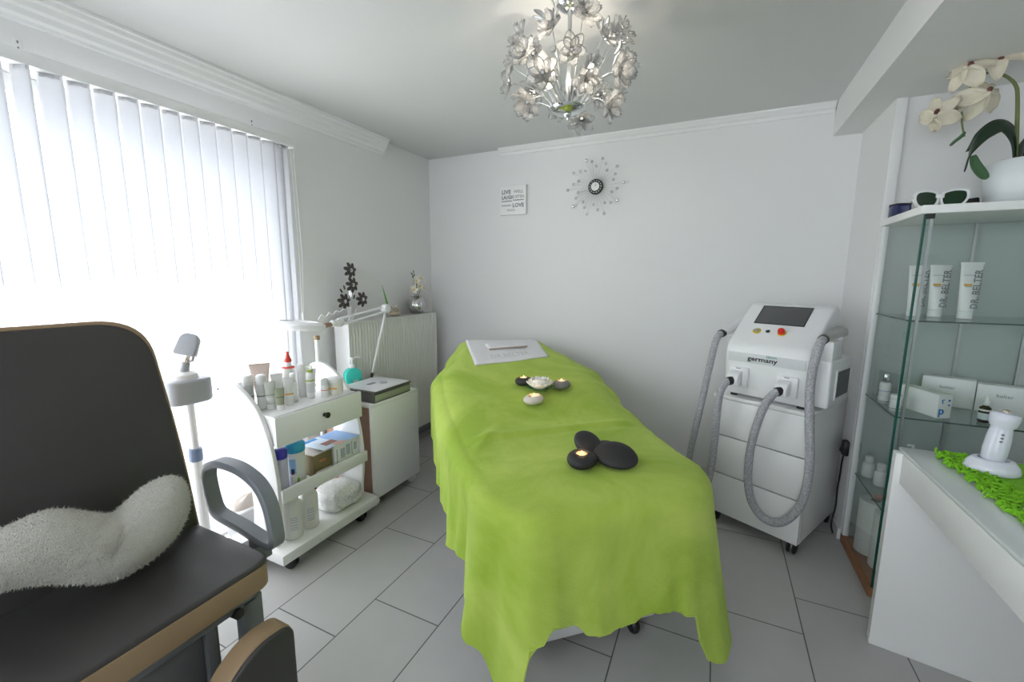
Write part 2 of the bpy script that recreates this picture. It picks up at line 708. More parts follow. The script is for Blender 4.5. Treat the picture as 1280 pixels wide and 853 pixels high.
PL = [(0, 0), (0.070, 0), (0.070, 0.012), (0.062, 0.016), (0.058, 0.030), (0.046, 0.036), (0.040, 0.054), (0.028, 0.062),
      (0.024, 0.080), (0.010, 0.088), (0.008, 0.100), (0, 0.102)]
structure(crown(PL, YF, 2.40, 'y').build('trim_3', TRIM, ang=20))
PB = [(0, 0), (0.052, 0), (0.050, 0.008), (0.040, 0.014), (0.030, 0.026), (0.014, 0.032), (0.010, 0.046), (0, 0.048)]
structure(crown(PB, -1.50, XB - 0.005, 'x').build('trim_4', TRIM, ang=20))
tb = MB()
tb.b2((XB - 0.045, YF, ZC - 0.05), (XB, 1.72, ZC - 0.002), bev=0.008)
structure(tb.build('trim_5', TRIM))
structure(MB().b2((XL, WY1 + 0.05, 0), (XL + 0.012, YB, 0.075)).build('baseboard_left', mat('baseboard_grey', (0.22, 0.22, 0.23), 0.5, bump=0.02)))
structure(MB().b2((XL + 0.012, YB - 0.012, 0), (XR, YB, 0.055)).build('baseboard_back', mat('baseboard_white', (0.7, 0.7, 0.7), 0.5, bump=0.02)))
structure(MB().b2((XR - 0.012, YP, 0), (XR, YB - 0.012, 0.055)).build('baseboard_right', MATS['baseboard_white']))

# ------------------------------------------------------------------ window, outdoors, blind
win = thing('window_1', 'white framed floor length window behind the vertical blind', 'window', (XL - 0.11, 0.5, WZ0))
win['kind'] = 'structure'
fm = MB()
for (a, b) in (((WY0, WZ0), (WY0 + 0.06, WZ1)), ((WY1 - 0.06, WZ0), (WY1, WZ1)), ((WY0, WZ0), (WY1, WZ0 + 0.07)), ((WY0, WZ1 - 0.06), (WY1, WZ1)),
               ((0.50, WZ0), (0.58, WZ1))):
    fm.b2((XL - 0.14, a[0], a[1]), (XL - 0.08, b[0], b[1]), bev=0.004)
fm.build('window_frame', TRIM, win, world=True)
MB().b2((XL - 0.114, WY0 + 0.05, WZ0 + 0.06), (XL - 0.108, WY1 - 0.05, WZ1 - 0.05)).build('window_pane', WINGLASS, win, world=True)
# casing strip on the room side at the right end of the window
structure(MB().b2((XL, WY1, 0.0), (XL + 0.014, WY1 + 0.045, 2.02), bev=0.003).build('trim_6', TRIM))
# outdoors: unseen slab added to shade the upper blind, and the ground
OUT = mat('outside_plaster', (0.62, 0.62, 0.60), 0.9, bump=0.2)
structure(MB().b2((-3.12, -2.5, 2.26), (XL - 0.22, 3.2, 2.40)).build('outside_shade_slab', OUT))
structure(MB().b2((-9, -8, -0.25), (XL - 0.3, 9, -0.12)).build('outside_ground', mat('outside_paving', (0.6, 0.6, 0.58), 0.9, var=0.2)))

bl = thing('vertical_blind', 'white vertical slat blind hanging in front of the window', 'blind', (XL + 0.07, 0.5, WZ1))
hr = MB()
hr.b2((XL + 0.045, -0.75, 1.955), (XL + 0.095, 1.632, 1.995), bev=0.006)
hr.build('headrail', TRIM, bl, world=True)
MB().b2((XL + 0.044, -0.75, 1.951), (XL + 0.097, 1.634, 1.9555)).build('headrail_track', TRIM, bl, world=True)
y = 1.575
si = 0
SL = []
while y > -0.75:
    ang = radians(30) if si > 0 else radians(8)
    if si in (1,):
        ang = radians(20)
    if 0.60 < y < 0.70:
        ang = radians(62)
    SL.append((y, ang))
    y -= 0.035 if si == 0 else (0.045 if si == 1 else 0.0705)
    si += 1
for (y, a) in SL:
    m = MB()
    w = 0.0640

    def slat(u, v, w=w):
        x = (u - 0.5) * w
        return (0.006 * (1 - (2 * u - 1) ** 2), x, -1.90 * v)
    m.grid(slat, 8, 2)
    m.box((0.003, 0, -0.008), (0.004, 0.05, 0.02))
    o = m.build('slat', BLIND, bl)
    # +x faces the room, the far edge swings towards the room
    o.location = (0.0, y - 0.5, 1.9555 - WZ1)
    o.rotation_euler = (0, 0, -a)
    d = o.modifiers.new('solid', 'SOLIDIFY')
    d.thickness = 0.0006
cd = MB()
cd.tube([(XL + 0.1, 1.60, 1.95), (XL + 0.1, 1.612, 1.4), (XL + 0.1, 1.605, 1.08)], 0.0015, 6)
cd.tube([(XL + 0.1, 1.617, 1.95), (XL + 0.1, 1.63, 1.4), (XL + 0.1, 1.615, 1.08)], 0.0015, 6)
cd.lathe([(0, -0.03), (0.006, -0.026), (0.007, 0), (0.003, 0.018), (0, 0.02)], T(XL + 0.1, 1.61, 1.07), 10)
cd.build('cord', TRIM, bl, world=True)
for nm, yy in (('wall_hook', 0.675), ('wall_hook', 1.466)):
    t = thing(nm, 'small clear hook on the wall above the %s end of the blind' % ('near' if yy < 1 else 'far'), 'hook', (XL, yy, 2.0))
    m = MB()
    m.b2((XL, yy - 0.01, 1.995), (XL + 0.004, yy + 0.012, 2.055), bev=0.0015)
    m.build('hook_plate', TRIM, t, world=True)
    m = MB()
    for k in range(3):
        m.ball((XL + 0.006, yy, 2.006 + 0.019 * k), (0.003, 0.0028, 0.005), nu=8, nv=6)
    m.build('screw', GREYPL, t, world=True)

# ================================================================== RADIATOR AND WHAT STANDS ON IT
ra = thing('radiator', 'white ribbed panel radiator on the left wall', 'radiator', (XL + 0.09, 2.3, 0))
RX0, RX1, RY0, RY1, RZ0, RZ1 = XL + 0.045, XL + 0.165, 1.865, 2.76, 0.125, 1.005


def ribbed(u, v):
    yy = RY0 + 0.008 + (RY1 - RY0 - 0.016) * u
    ph = (u * 34) % 1
    d = 0.008 * min(1, max(0, 1.6 * abs(2 * ph - 1) - 0.3))
    if v < 0.02 or v > 0.98:
        d = 0.008
    return (RX1 - d, yy, RZ0 + 0.01 + (RZ1 - RZ0 - 0.02) * v)


m = MB()
m.grid(ribbed, 340, 12)
m.b2((RX1 - 0.02, RY0 + 0.008, RZ0 + 0.01), (RX1 - 0.009, RY1 - 0.008, RZ1 - 0.01))
m.build('front_panel', RAD, ra, world=True, ang=25)
for ya in (RY0, RY1 - 0.008):
    MB().b2((RX0, ya, RZ0), (RX1, ya + 0.008, RZ1), bev=0.003).build('side_cover', TRIM, ra, world=True)
m = MB()
m.b2((RX0, RY0 + 0.008, RZ1 - 0.012), (RX0 + 0.012, RY1 - 0.008, RZ1))
m.b2((RX1 - 0.014, RY0 + 0.008, RZ1 - 0.012), (RX1, RY1 - 0.008, RZ1))
for k in range(60):
    yy = RY0 + 0.02 + k * (RY1 - RY0 - 0.04) / 59
    m.b2((RX0 + 0.012, yy - 0.003, RZ1 - 0.010), (RX1 - 0.014, yy + 0.003, RZ1 - 0.001))
m.build('top_grille', RAD, ra, world=True)
MB().b2((RX0, RY0 + 0.01, RZ0 + 0.02), (RX0 + 0.015, RY1 - 0.01, RZ1 - 0.02)).build('rear_panel', RAD, ra, world=True)
for yy in (2.05, 2.6):
    MB().b2((XL + 0.002, yy - 0.015, 0.2), (RX0 + 0.01, yy + 0.015, 0.9)).build('wall_bracket', RAD, ra, world=True)
m = MB()
m.tube(loft_path([(RX0 + 0.06, RY0 + 0.02, 0.16), (RX0 + 0.06, RY0 + 0.02, 0.07), (RX0 + 0.06, RY0 + 0.02, 0.0)], 4), 0.009, 10)
m.build('pipe', RAD, ra, world=True)

# metal flower ornament
GUN = mat('pewter_petal', (0.085, 0.075, 0.072), 0.45, 0.6, bump=0.1)
fa = thing('flower_ornament', 'dark pewter metal flower ornament standing on the radiator near the window', 'ornament', (-2.06, 1.965, RZ1))
MB().box((0, 0, 0.006), (0.06, 0.11, 0.012), bev=0.004).build('base', CHROME, fa)
stems = [((0, -0.015, 0.012), (0, -0.01, 0.13), (0, 0.005, 0.315)), ((0, 0, 0.012), (0, 0.0, 0.11), (0, 0.015, 0.225)),
         ((0, -0.02, 0.012), (0, -0.03, 0.07), (0, -0.055, 0.125)), ((0, 0.01, 0.012), (0, 0.04, 0.07), (0, 0.092, 0.132))]
for st in stems:
    MB().tube(loft_path(st, 6), 0.0022, 6).build('stem', CHROME, fa)
    c = st[-1]
    for q in range(1):
        m = MB()
        for k in range(7):
            a = 2 * pi * k / 7 + c[2] * 9
            M = T(c[0] + 0.004, c[1], c[2]) @ RX(a) @ T(0.004, 0.031, 0) @ RZ(0.35)
            m.ball((0, 0, 0), (0.005, 0.022, 0.0125), M, nu=10, nv=8)
        m.build('flower', GUN, fa)
        m = MB()
        m.ball((c[0] + 0.008, c[1], c[2]), 0.007, nu=10, nv=6)
        m.build('flower_center', CHROME, fa)
m = MB()
for (yy, zz, a) in ((-0.07, 0.19, 0.6), (-0.045, 0.21, 0.3), (0.03, 0.15, -0.4)):
    m.ball((0, 0, 0), (0.003, 0.007, 0.016), T(0, yy, zz) @ RX(a), nu=8, nv=6)
m.build('leaf', GUN, fa)

# dried flower head with a green blade
db = thing('dried_flowers', 'bunch of beige dried flowers with one green blade leaf on the radiator', 'dried flowers', (-2.05, 2.34, RZ1))
DRY = mat('dried_beige', (0.58, 0.50, 0.38), 0.9, bump=0.4, var=0.3, vscale=60)
m = MB()
for k in range(26):
    a = random.uniform(0, 2 * pi)
    r = random.uniform(0.0, 0.05)
    M = T(r * cos(a) * 0.6, 0.01 + r * sin(a) * 1.3, random.uniform(0.02, 0.06)) @ RZ(a) @ RY(random.uniform(-0.9, 0.4))
    m.ball((0.008, 0, 0), (0.017, 0.009, 0.004), M, nu=8, nv=6)
m.ball((0, 0.01, 0.018), (0.04, 0.055, 0.018), nu=14, nv=8)
m.build('flower_heads', DRY, db)
m = MB()


def blade(u, v):
    w = 0.013 * (1 - v ** 2.2) + 0.0008
    return (0.004 * (1 - (2 * u - 1) ** 2), -0.045 - 0.058 * v ** 1.1 + (u - 0.5) * 2 * w * 0.8, 0.045 + 0.175 * v)


m.grid(blade, 4, 10)
m.build('leaf', mat('blade_green', (0.12, 0.34, 0.05), 0.5, bump=0.1, bscale=80), db, solid=0.0012)

# ribbed silver vase with white flowers
SILVER = mat('mercury_glass', (0.62, 0.62, 0.62), 0.16, 1.0, var=0.35, vscale=30, bump=0.1, bscale=40)
va = thing('ribbed_vase', 'round ribbed silver vase of white flowers on the radiator by the corner', 'vase', (-2.06, 2.615, RZ1))
prof = [(0.0, 0.001), (0.035, 0.0), (0.05, 0.012), (0.066, 0.045), (0.067, 0.075), (0.055, 0.105), (0.042, 0.117), (0.046, 0.130), (0.047, 0.134), (0.042, 0.134),
        (0.038, 0.118), (0.05, 0.1), (0.055, 0.05), (0.0, 0.02)]
m = MB().lathe(prof, I4, 80, fn=lambda a, r, z: r * (1 + (0.035 * abs(sin(a * 10)) - 0.02) * (1 if 0.01 < z < 0.112 else 0.1)))
m.build('vessel', SILVER, va, ang=60)
WPET = mat('cream_petal', (0.86, 0.83, 0.72), 0.7, bump=0.15, bscale=90, var=0.05)
YEL = mat('flower_center_yellow', (0.75, 0.48, 0.10), 0.7, bump=0.2)
LEAFD = mat('dusty_leaf', (0.13, 0.16, 0.11), 0.7, bump=0.1)
m = MB()
for (dy, dz) in ((-0.04, 0.19), (-0.01, 0.25), (0.03, 0.255), (0.045, 0.2), (-0.05, 0.30), (0.0, 0.2)):
    m.tube(loft_path([(0, 0, 0.03), (0.005, dy * 0.4, 0.12), (0.012, dy, dz)], 5), 0.0018, 6)
m.build('stem', LEAFD, va)


def bloom(m, c, d, r, n=5, cup=0.35, wid=0.62, mi=0):
    A = align(d, c)
    for k in range(n):
        def pf(u, v, k=k):
            w = r * wid * sin(pi * min(1, 0.12 + 0.88 * v) ** 0.8) * 0.75 + 0.001
            return (r * v, (u - 0.5) * 2 * w * 0.8, r * cup * v ** 1.6 + 0.15 * r * (2 * u - 1) ** 2 * v)
        m.grid(pf, 4, 5, A @ RZ(2 * pi * k / n), mi)


for (c, d, r) in (((0.02, -0.055, 0.18), (1, -0.6, 0.5), 0.038), ((0.02, -0.025, 0.245), (1, -0.3, 0.6), 0.036), ((0.02, 0.03, 0.262), (1, 0.2, 0.8), 0.038),
                  ((0.025, 0.045, 0.19), (1, 0.6, 0.5), 0.04), ((0.03, 0.0, 0.205), (1, 0, 0.5), 0.034)):
    m = MB()
    bloom(m, c, d, r)
    f = m.build('flower', WPET, va, solid=0.001)
    dn = Vector(d).normalized()
    MB().ball(Vector(c) + dn * 0.006, 0.007, nu=8, nv=6).build('flower_center', YEL, f)
m = MB()
for (dy, dz, a) in ((-0.072, 0.30, 0.7), (-0.05, 0.315, 0.2), (-0.045, 0.29, -0.5), (-0.06, 0.275, 0.9), (-0.015, 0.22, -0.4), (-0.03, 0.20, 0.8), (0.01, 0.235, 0.1)):
    m.ball((0, 0, 0), (0.003, 0.006, 0.013), T(0.02, dy, dz) @ RX(a), nu=8, nv=6)
m.build('leaf', LEAFD, va)

# ================================================================== BACK WALL: SIGN AND CLOCK
sg = thing('wall_plaque', 'small white square plaque with grey lettering on the back wall', 'wall plaque', (-1.389, YB, 1.74))
MB().b2((-0.104, -0.026, 0), (0.104, -0.001, 0.207), bev=0.002).build('panel', WHITE2, sg)
Mt = T(0, -0.0265, 0) @ RX(pi / 2)
m = MB()
m.text('LIVE', 0.040, Mt @ T(-0.090, 0.148), bold=0.0012)
m.text('WELL', 0.030, Mt @ T(0.008, 0.151))
m.text('LAUGH', 0.036, Mt @ T(-0.090, 0.112) @ S(0.80, 1, 1), bold=0.0012)
m.text('OFTEN', 0.030, Mt @ T(0.012, 0.115) @ S(0.82, 1, 1))
m.text('LOVE', 0.038, Mt @ T(-0.002, 0.052), bold=0.0012)
m.text('MUCH', 0.022, Mt @ T(-0.046, 0.024))
for (x0, x1, z) in ((-0.09, -0.008, 0.093), (0.002, 0.088, 0.097), (-0.09, -0.01, 0.062)):
    k = x0
    while k < x1 - 0.006:
        w = random.uniform(0.004, 0.008)
        m.b2((k, -0.0268, z), (k + w, -0.0262, z + 0.008))
        k += w + 0.0025
m.build('lettering', GREYINK, sg)

ck = thing('starburst_clock', 'round wall clock with chrome rays tipped by clear beads', 'clock', (-0.779, YB - 0.001, 1.888))
MB().lathe([(0, -0.003), (0.05, -0.003), (0.05, 0.016), (0.048, 0.02), (0.030, 0.021), (0.0, 0.021)], RX(pi / 2), 40).build('case', BLACK, ck)
MB().lathe([(0, 0.0215), (0.026, 0.0215), (0.028, 0.024), (0.026, 0.025), (0, 0.0245)], RX(pi / 2), 40).build('dial', mat('clock_dial', (0.78, 0.78, 0.78), 0.4, bump=0.02), ck)
m = MB()
for k in range(14):
    a = 2 * pi * k / 14
    m.box((0, 0, 0), (0.0045, 0.003, 0.0085), T(0.0385 * cos(a), -0.0205, 0.0385 * sin(a)) @ RY(-a) @ RZ(0))
m.build('mirror_square', CHROME, ck)
m = MB()
m.box((0.006, -0.0255, 0.004), (0.016, 0.001, 0.002), RY(-0.5))
m.box((0.0, -0.0255, 0.009), (0.0016, 0.001, 0.02), RY(0.2))
m.build('hand', GREYINK, ck)
NR = 30
for k in range(NR):
    a = 2 * pi * k / NR + 0.05
    r1 = (0.185, 0.125, 0.155)[k % 3] + random.uniform(-0.008, 0.008)
    d = Vector((cos(a), 0, sin(a)))
    p = d * r1 + Vector((0, -0.028, 0))
    o = MB().tube([d * 0.046 + Vector((0, -0.008, 0)), d * 0.09 + Vector((0, -0.017, 0)), p], 0.0011, 6).build('ray', ALU, ck)
    MB().ball(p, (0.0105, 0.006, 0.0105), nu=12, nv=8).build('bead', CLEARPL if k % 9 else CHROME, o)

# ================================================================== CHANDELIER
ch = thing('chandelier', 'chrome ball chandelier covered in clear crystal flowers under the ceiling', 'chandelier', (-0.516, 1.526, ZC))
CZ = -0.208                                   # sphere centre below the ceiling
CR = 0.190
MB().lathe([(0, -0.032), (0.018, -0.030), (0.034, -0.020), (0.046, -0.010), (0.048, -0.001), (0.0, -0.001)], I4, 32).build('ceiling_rose', CHROME, ch)
MB().tube([(0, 0, -0.02), (0, 0, CZ - 0.12)], 0.0075, 14).build('rod', ALU, ch)
MB().tube(loft_path([(0.03, 0.01, -0.008), (0.055, 0.02, -0.004), (0.075, 0.04, 0.0)], 5), 0.003, 8).build('cable', LTGREY, ch)
MB().lathe([(0, -0.152), (0.04, -0.148), (0.058, -0.138), (0.062, -0.13), (0.056, -0.128), (0.02, -0.124), (0, -0.124)], T(0, 0, CZ), 36).build('bowl', CHROME, ch)
MB().lathe([(0, -0.172), (0.006, -0.17), (0.007, -0.163), (0.013, -0.158), (0.015, -0.149), (0, -0.147)], T(0, 0, CZ), 20).build('finial', CHROME, ch)
# flower prototype
m = MB()
for ring, (n, r, cup) in enumerate(((6, 0.052, 0.35), (5, 0.040, 1.0))):
    for k in range(n):
        def pf(u, v, r=r, cup=cup):
            w = r * 0.36 * sin(pi * (0.10 + 0.86 * v)) ** 0.75 + 0.0006
            return (r * v * (1 - 0.12 * cup * v), (u - 0.5) * 2 * w, r * 0.75 * cup * v ** 1.5 + 0.1 * r * (2 * u - 1) ** 2)
        m.grid(pf, 4, 5, RZ(2 * pi * k / n + ring * 0.4))
m.ball((0, 0, 0.004), 0.0075, nu=10, nv=8)
fproto = m.build('crystal_flower', PETAL, ch, solid=0.0016)
mdot = MB().lathe([(0, -0.006), (0.005, -0.004), (0.006, 0.004), (0, 0.0055)], I4, 10)
dproto = mdot.build('flower_pin', ALU, fproto)
mleaf = MB()


def lf(u, v):
    w = 0.0085 * sin(pi * (0.05 + 0.9 * v)) + 0.0005
    return (0.05 * v, (u - 0.5) * 2 * w, 0.006 * sin(pi * v) + 0.004 * (2 * u - 1) ** 2)


mleaf.grid(lf, 4, 6)
lproto = mleaf.build('metal_leaf', ALU, ch, solid=0.001)
rnd = random.Random(11)
NF = 27
first = True
for k in range(NF):
    zf = 0.60 - 1.32 * (k + 0.5) / NF
    a = k * 2.39996 + 0.5
    rxy = sqrt(max(0, 1 - zf * zf))
    d = Vector((rxy * cos(a), rxy * sin(a), zf))
    rad = CR * rnd.uniform(0.94, 1.10)
    p = d * rad + Vector((0, 0, CZ))
    if d.z > 0.8:
        p.z -= 0.02
    if first:
        fo, do = fproto, dproto
        first = False
    else:
        fo = fproto.copy()
        COL.objects.link(fo)
        fo.parent = ch
        do = dproto.copy()
        COL.objects.link(do)
        do.parent = fo
    Mx = align((d + Vector((rnd.uniform(-.4, .4), rnd.uniform(-.4, .4), rnd.uniform(-.3, .5)))), p, rnd.uniform(0, 6))
    sc = rnd.uniform(0.95, 1.2)
    fo.matrix_local = Mx @ S(sc, sc, sc)
    # curved wire arm from the bowl
    b0 = Vector((d.x * 0.05, d.y * 0.05, CZ - 0.128))
    mid = Vector((d.x * 0.13, d.y * 0.13, CZ - 0.12 + 0.10 * (zf + 0.8))) if rxy > 0.3 else Vector((d.x * 0.15, d.y * 0.15, CZ))
    MB().tube(loft_path([b0, mid, p - d * 0.004], 7), 0.0013, 6).build('wire_arm', ALU, ch)
for k in range(14):
    a = k * 2.1 + 0.3
    zf = rnd.uniform(-0.7, 0.8)
    rxy = sqrt(1 - zf * zf)
    d = Vector((rxy * cos(a), rxy * sin(a), zf))
    lo = lproto
    if k:
        lo = lproto.copy()
        COL.objects.link(lo)
        lo.parent = ch
    lo.matrix_local = align((d.cross(Vector((0, 0, 1))) + d * 0.4 + Vector((0, 0, 0.6))), d * CR * rnd.uniform(0.75, 0.95) + Vector((0, 0, CZ)), rnd.uniform(0, 6)) @ RY(-pi / 2)
# sockets and bulbs
for k in range(4):
    a = 2 * pi * k / 4 - 0.35
    c = Vector((0.095 * cos(a), 0.095 * sin(a), CZ + 0.0))
    MB().lathe([(0.0, 0), (0.002, 0.0), (0.0025, 0.03), (0.0075, 0.085), (0.008, 0.10), (0, 0.10)],
               align((c - Vector((0, 0, CZ - 0.128))), (cos(a) * 0.02, sin(a) * 0.02, CZ - 0.126)), 14).build('lamp_holder', ALU, ch)
    dd = (c - Vector((0, 0, CZ - 0.128))).normalized()
    b0 = Vector((cos(a) * 0.02, sin(a) * 0.02, CZ - 0.126)) + dd * 0.100
    MB().lathe([(0, 0), (0.006, 0.001), (0.0085, 0.012), (0.008, 0.026), (0.004, 0.034), (0, 0.035)], align(dd, b0), 12).build('bulb', BULB, ch)
    L = lamp('bulb_light', 'POINT', Vector((-0.516, 1.526, ZC)) + b0 + dd * 0.05, 0.32, (1.0, 0.90, 0.76), shadow_soft_size=0.012)

# ================================================================== TREATMENT BED AND BLANKET
U = Vector((0.743, 0.669, 0))
V = Vector((-0.669, 0.743, 0))


def uv(u, v, z):
    return U * u + V * v + Vector((0, 0, z))


Mbed = Matrix(((U.x, V.x, 0, 0), (U.y, V.y, 0, 0), (0, 0, 1, 0), (0, 0, 0, 1)))
BA = math.atan2(U.y, U.x)
bed = thing('treatment_bed', 'white treatment bed on a low base standing under the green blanket', 'bed', tuple(uv(0.65, 1.8, 0)), BA)
BM = T(-0.65, -1.8, 0)
b = MB().b2((0.40, 1.20, 0.035), (0.92, 2.35, 0.125), BM, bev=0.012)
b.build('base', PLASTIC, bed)
b = MB()
b.b2((0.55, 1.55, 0.115), (0.75, 1.95, 0.50), BM, bev=0.02)
b.b2((0.50, 1.45, 0.50), (0.80, 2.1, 0.545), BM, bev=0.01)
b.build('column', PLASTIC, bed)
VN = mat('cream_vinyl', (0.75, 0.73, 0.68), 0.45, bump=0.05)
b = MB().b2((0.34, 1.07, 0.55), (0.92, 1.51, 0.625), BM, bev=0.025)
b.build('leg_section', VN, bed)
b = MB()
hb = RX(math.atan(0.19))
b.prism(rounded_poly([(0.34, 0.0), (0.94, 0.0), (0.94, 0.75), (0.86, 1.07), (0.58, 1.07), (0.42, 0.75)], 0.03, 4), 0.0, 0.06, BM @ T(0, 1.56, 0.575) @ hb, bev=0.02)
b.build('back_section', VN, bed)
for (a, q) in ((0.24, 0.32), (1.0, 1.08)):
    b = MB().b2((a, 0.38, 0.0), (q, 0.70, 0.05), BM @ T(0, 1.56, 0.56) @ hb, bev=0.018)
    b.build('armrest', VN, bed)
for (cu, cv) in ((0.44, 1.26), (0.82, 1.195), (0.46, 2.3), (0.88, 2.3)):
    b = MB().lathe([(0, -0.014), (0.024, -0.014), (0.030, -0.006), (0.030, 0.006), (0.024, 0.014), (0, 0.014)], BM @ T(cu, cv, 0.0305) @ RY(pi / 2), 20)
    b.build('caster', BLACK, bed)

uL = [(1.0, 0.300), (1.5, 0.262), (1.9, 0.25), (2.2, 0.265), (2.45, 0.375), (2.7, 0.48)]
uR = [(1.0, 0.935), (1.2, 0.99), (1.74, 1.045), (1.95, 1.09), (2.2, 1.12), (2.4, 1.05), (2.7, 0.95)]
zE = [(1.0, 0.642), (1.5, 0.645), (1.74, 0.670), (2.0, 0.712), (2.2, 0.748), (2.45, 0.80), (2.7, 0.86)]


def ztop(v):
    return 0.655 + max(0, v - 1.535) * 0.19 + 0.006 * exp(-((v - 1.535) / 0.05) ** 2)


V0, V1 = 1.035, 2.70
NU, NV = 56, 104
ROWS = [V0 + (V1 - V0) * (k / NV) ** 1.25 for k in range(NV + 1)]


def span(v):
    """left and right limit of the top at v, with rounded foot corners"""
    a, b_ = lut(uL, v), lut(uR, v)
    k = max(0.0, 1 - (v - V0) / 0.14)
    c = 0.10 * (1 - sqrt(max(0, 1 - k * k)))
    return a + c, b_ - c


G = [[(span(v)[0] + (span(v)[1] - span(v)[0]) * (0.5 - 0.5 * cos(pi * (0.12 + 0.76 * i / NU)) - 0.0351) / (1 - 2 * 0.0351), v) for i in range(NU + 1)] for v in ROWS]
for row in G:
    for i in range(NU + 1):
        a, b_ = span(row[0][1])
        row[i] = (min(max(row[i][0], a), b_), row[i][1])
    row[0], row[-1] = (span(row[0][1])[0], row[0][1]), (span(row[0][1])[1], row[0][1])
LOOP = [(j_, 0) for j_ in range(NV, 0, -1)] + [(0, i) for i in range(NU)] + [(j_, NU) for j_ in range(NV)] + [(NV, i) for i in range(NU, 0, -1)]
E = [G[j_][i] for j_, i in LOOP]
NQ = len(E)
seg = [0]
for a, bq in zip(E, E[1:] + E[:1]):
    seg.append(seg[-1] + sqrt((a[0] - bq[0]) ** 2 + (a[1] - bq[1]) ** 2))
TOT = seg[-1]
# hem anchors (u, v, hem height, flare outward, fold amplitude)
ANC = [(0.46, 2.7, 0.62, 0.005, 0.0), (0.30, 2.35, 0.52, 0.0, 0.006), (0.235, 2.2, 0.42, -0.005, 0.012), (0.22, 1.95, 0.36, -0.01, 0.012), (0.225, 1.7, 0.33, 0.0, 0.012), (0.235, 1.5, 0.30, 0.01, 0.016),
       (0.25, 1.32, 0.33, 0.012, 0.028), (0.258, 1.22, 0.27, 0.022, 0.032), (0.27, 1.12, 0.20, 0.03, 0.032), (0.285, 1.06, 0.09, 0.04, 0.028),
       (0.315, 1.04, 0.015, 0.05, 0.018), (0.335, 1.03, 0.02, 0.05, 0.016), (0.352, 1.03, 0.16, 0.05, 0.012), (0.375, 1.03, 0.29, 0.04, 0.018), (0.41, 1.03, 0.34, 0.035, 0.016), (0.46, 1.0, 0.325, 0.03, 0.012),
       (0.52, 1.0, 0.285, 0.03, 0.005), (0.57, 1.0, 0.275, 0.03, 0.005), (0.63, 1.0, 0.285, 0.03, 0.005), (0.71, 1.0, 0.31, 0.03, 0.005), (0.78, 1.0, 0.305, 0.035, 0.006),
       (0.835, 1.0, 0.28, 0.05, 0.006), (0.862, 1.0, 0.225, 0.06, 0.006), (0.876, 1.0, 0.115, 0.07, 0.004), (0.895, 1.01, 0.10, 0.085, 0.003), (0.915, 1.04, 0.10, 0.10, 0.003), (0.94, 1.07, 0.105, 0.10, 0.004),
       (1.0, 1.13, 0.13, 0.08, 0.012), (1.03, 1.25, 0.22, 0.05, 0.015), (1.05, 1.5, 0.30, 0.03, 0.016), (1.1, 1.9, 0.34, 0.01, 0.014), (1.15, 2.2, 0.42, 0.0, 0.01), (0.97, 2.7, 0.62, 0.0, 0.0)]
AA = []
for (au, av, hz, fw, am) in ANC:
    k = min(range(NQ), key=lambda i: (E[i][0] - au) ** 2 + (E[i][1] - av) ** 2)
    AA.append((k, hz, fw, am))
AA.sort()


def anchored(i, col):
    tab = [(AA[-1][0] - NQ, AA[-1][col])] + [(a[0], a[col]) for a in AA] + [(AA[0][0] + NQ, AA[0][col])]
    return lut(tab, i)


nz_r = random.Random(5)
PH = [nz_r.uniform(0, 6.28) for _ in range(12)]


def wob(u, v):
    return (sin(7 * u + 5 * v + PH[0]) + sin(13 * u - 9 * v + PH[1]) + 0.6 * sin(21 * v + 4 * u + PH[2])) / 2.6


vs, fs = [], []
NT, NS = 26, 34
CR_ = 0.035                                       # edge rounding


def top_point(u, v, zedge, edge=True):
    z = ztop(v)
    # crease across the bed at the hinge, bowed a little
    cv = 1.535 + 0.02 * sin(3 * (u - 0.3))
    d = v - cv
    z += 0.010 * exp(-(d / 0.016) ** 2) - 0.006 * exp(-((d + 0.03) / 0.02) ** 2)
    # diagonal folds on the left of the hinge
    dd = (u - 0.30) * 0.62 + (v - 1.47) * -0.55
    z += 0.012 * exp(-(dd / 0.02) ** 2) * exp(-((u - 0.33) / 0.09) ** 2)
    z += 0.0035 * wob(u, v)
    if edge:
        a, b_ = span(v)
        ks = max(0, 1 - min(u - a, b_ - u) / 0.15)
        kf = max(0, 1 - (v - V0) / 0.16)
        kh = max(0, 1 - (V1 - v) / 0.12)
        k = 1 - (1 - ks ** 3) * (1 - kf ** 3) * (1 - kh ** 3)
        z = z + (zedge - z) * k
    return z


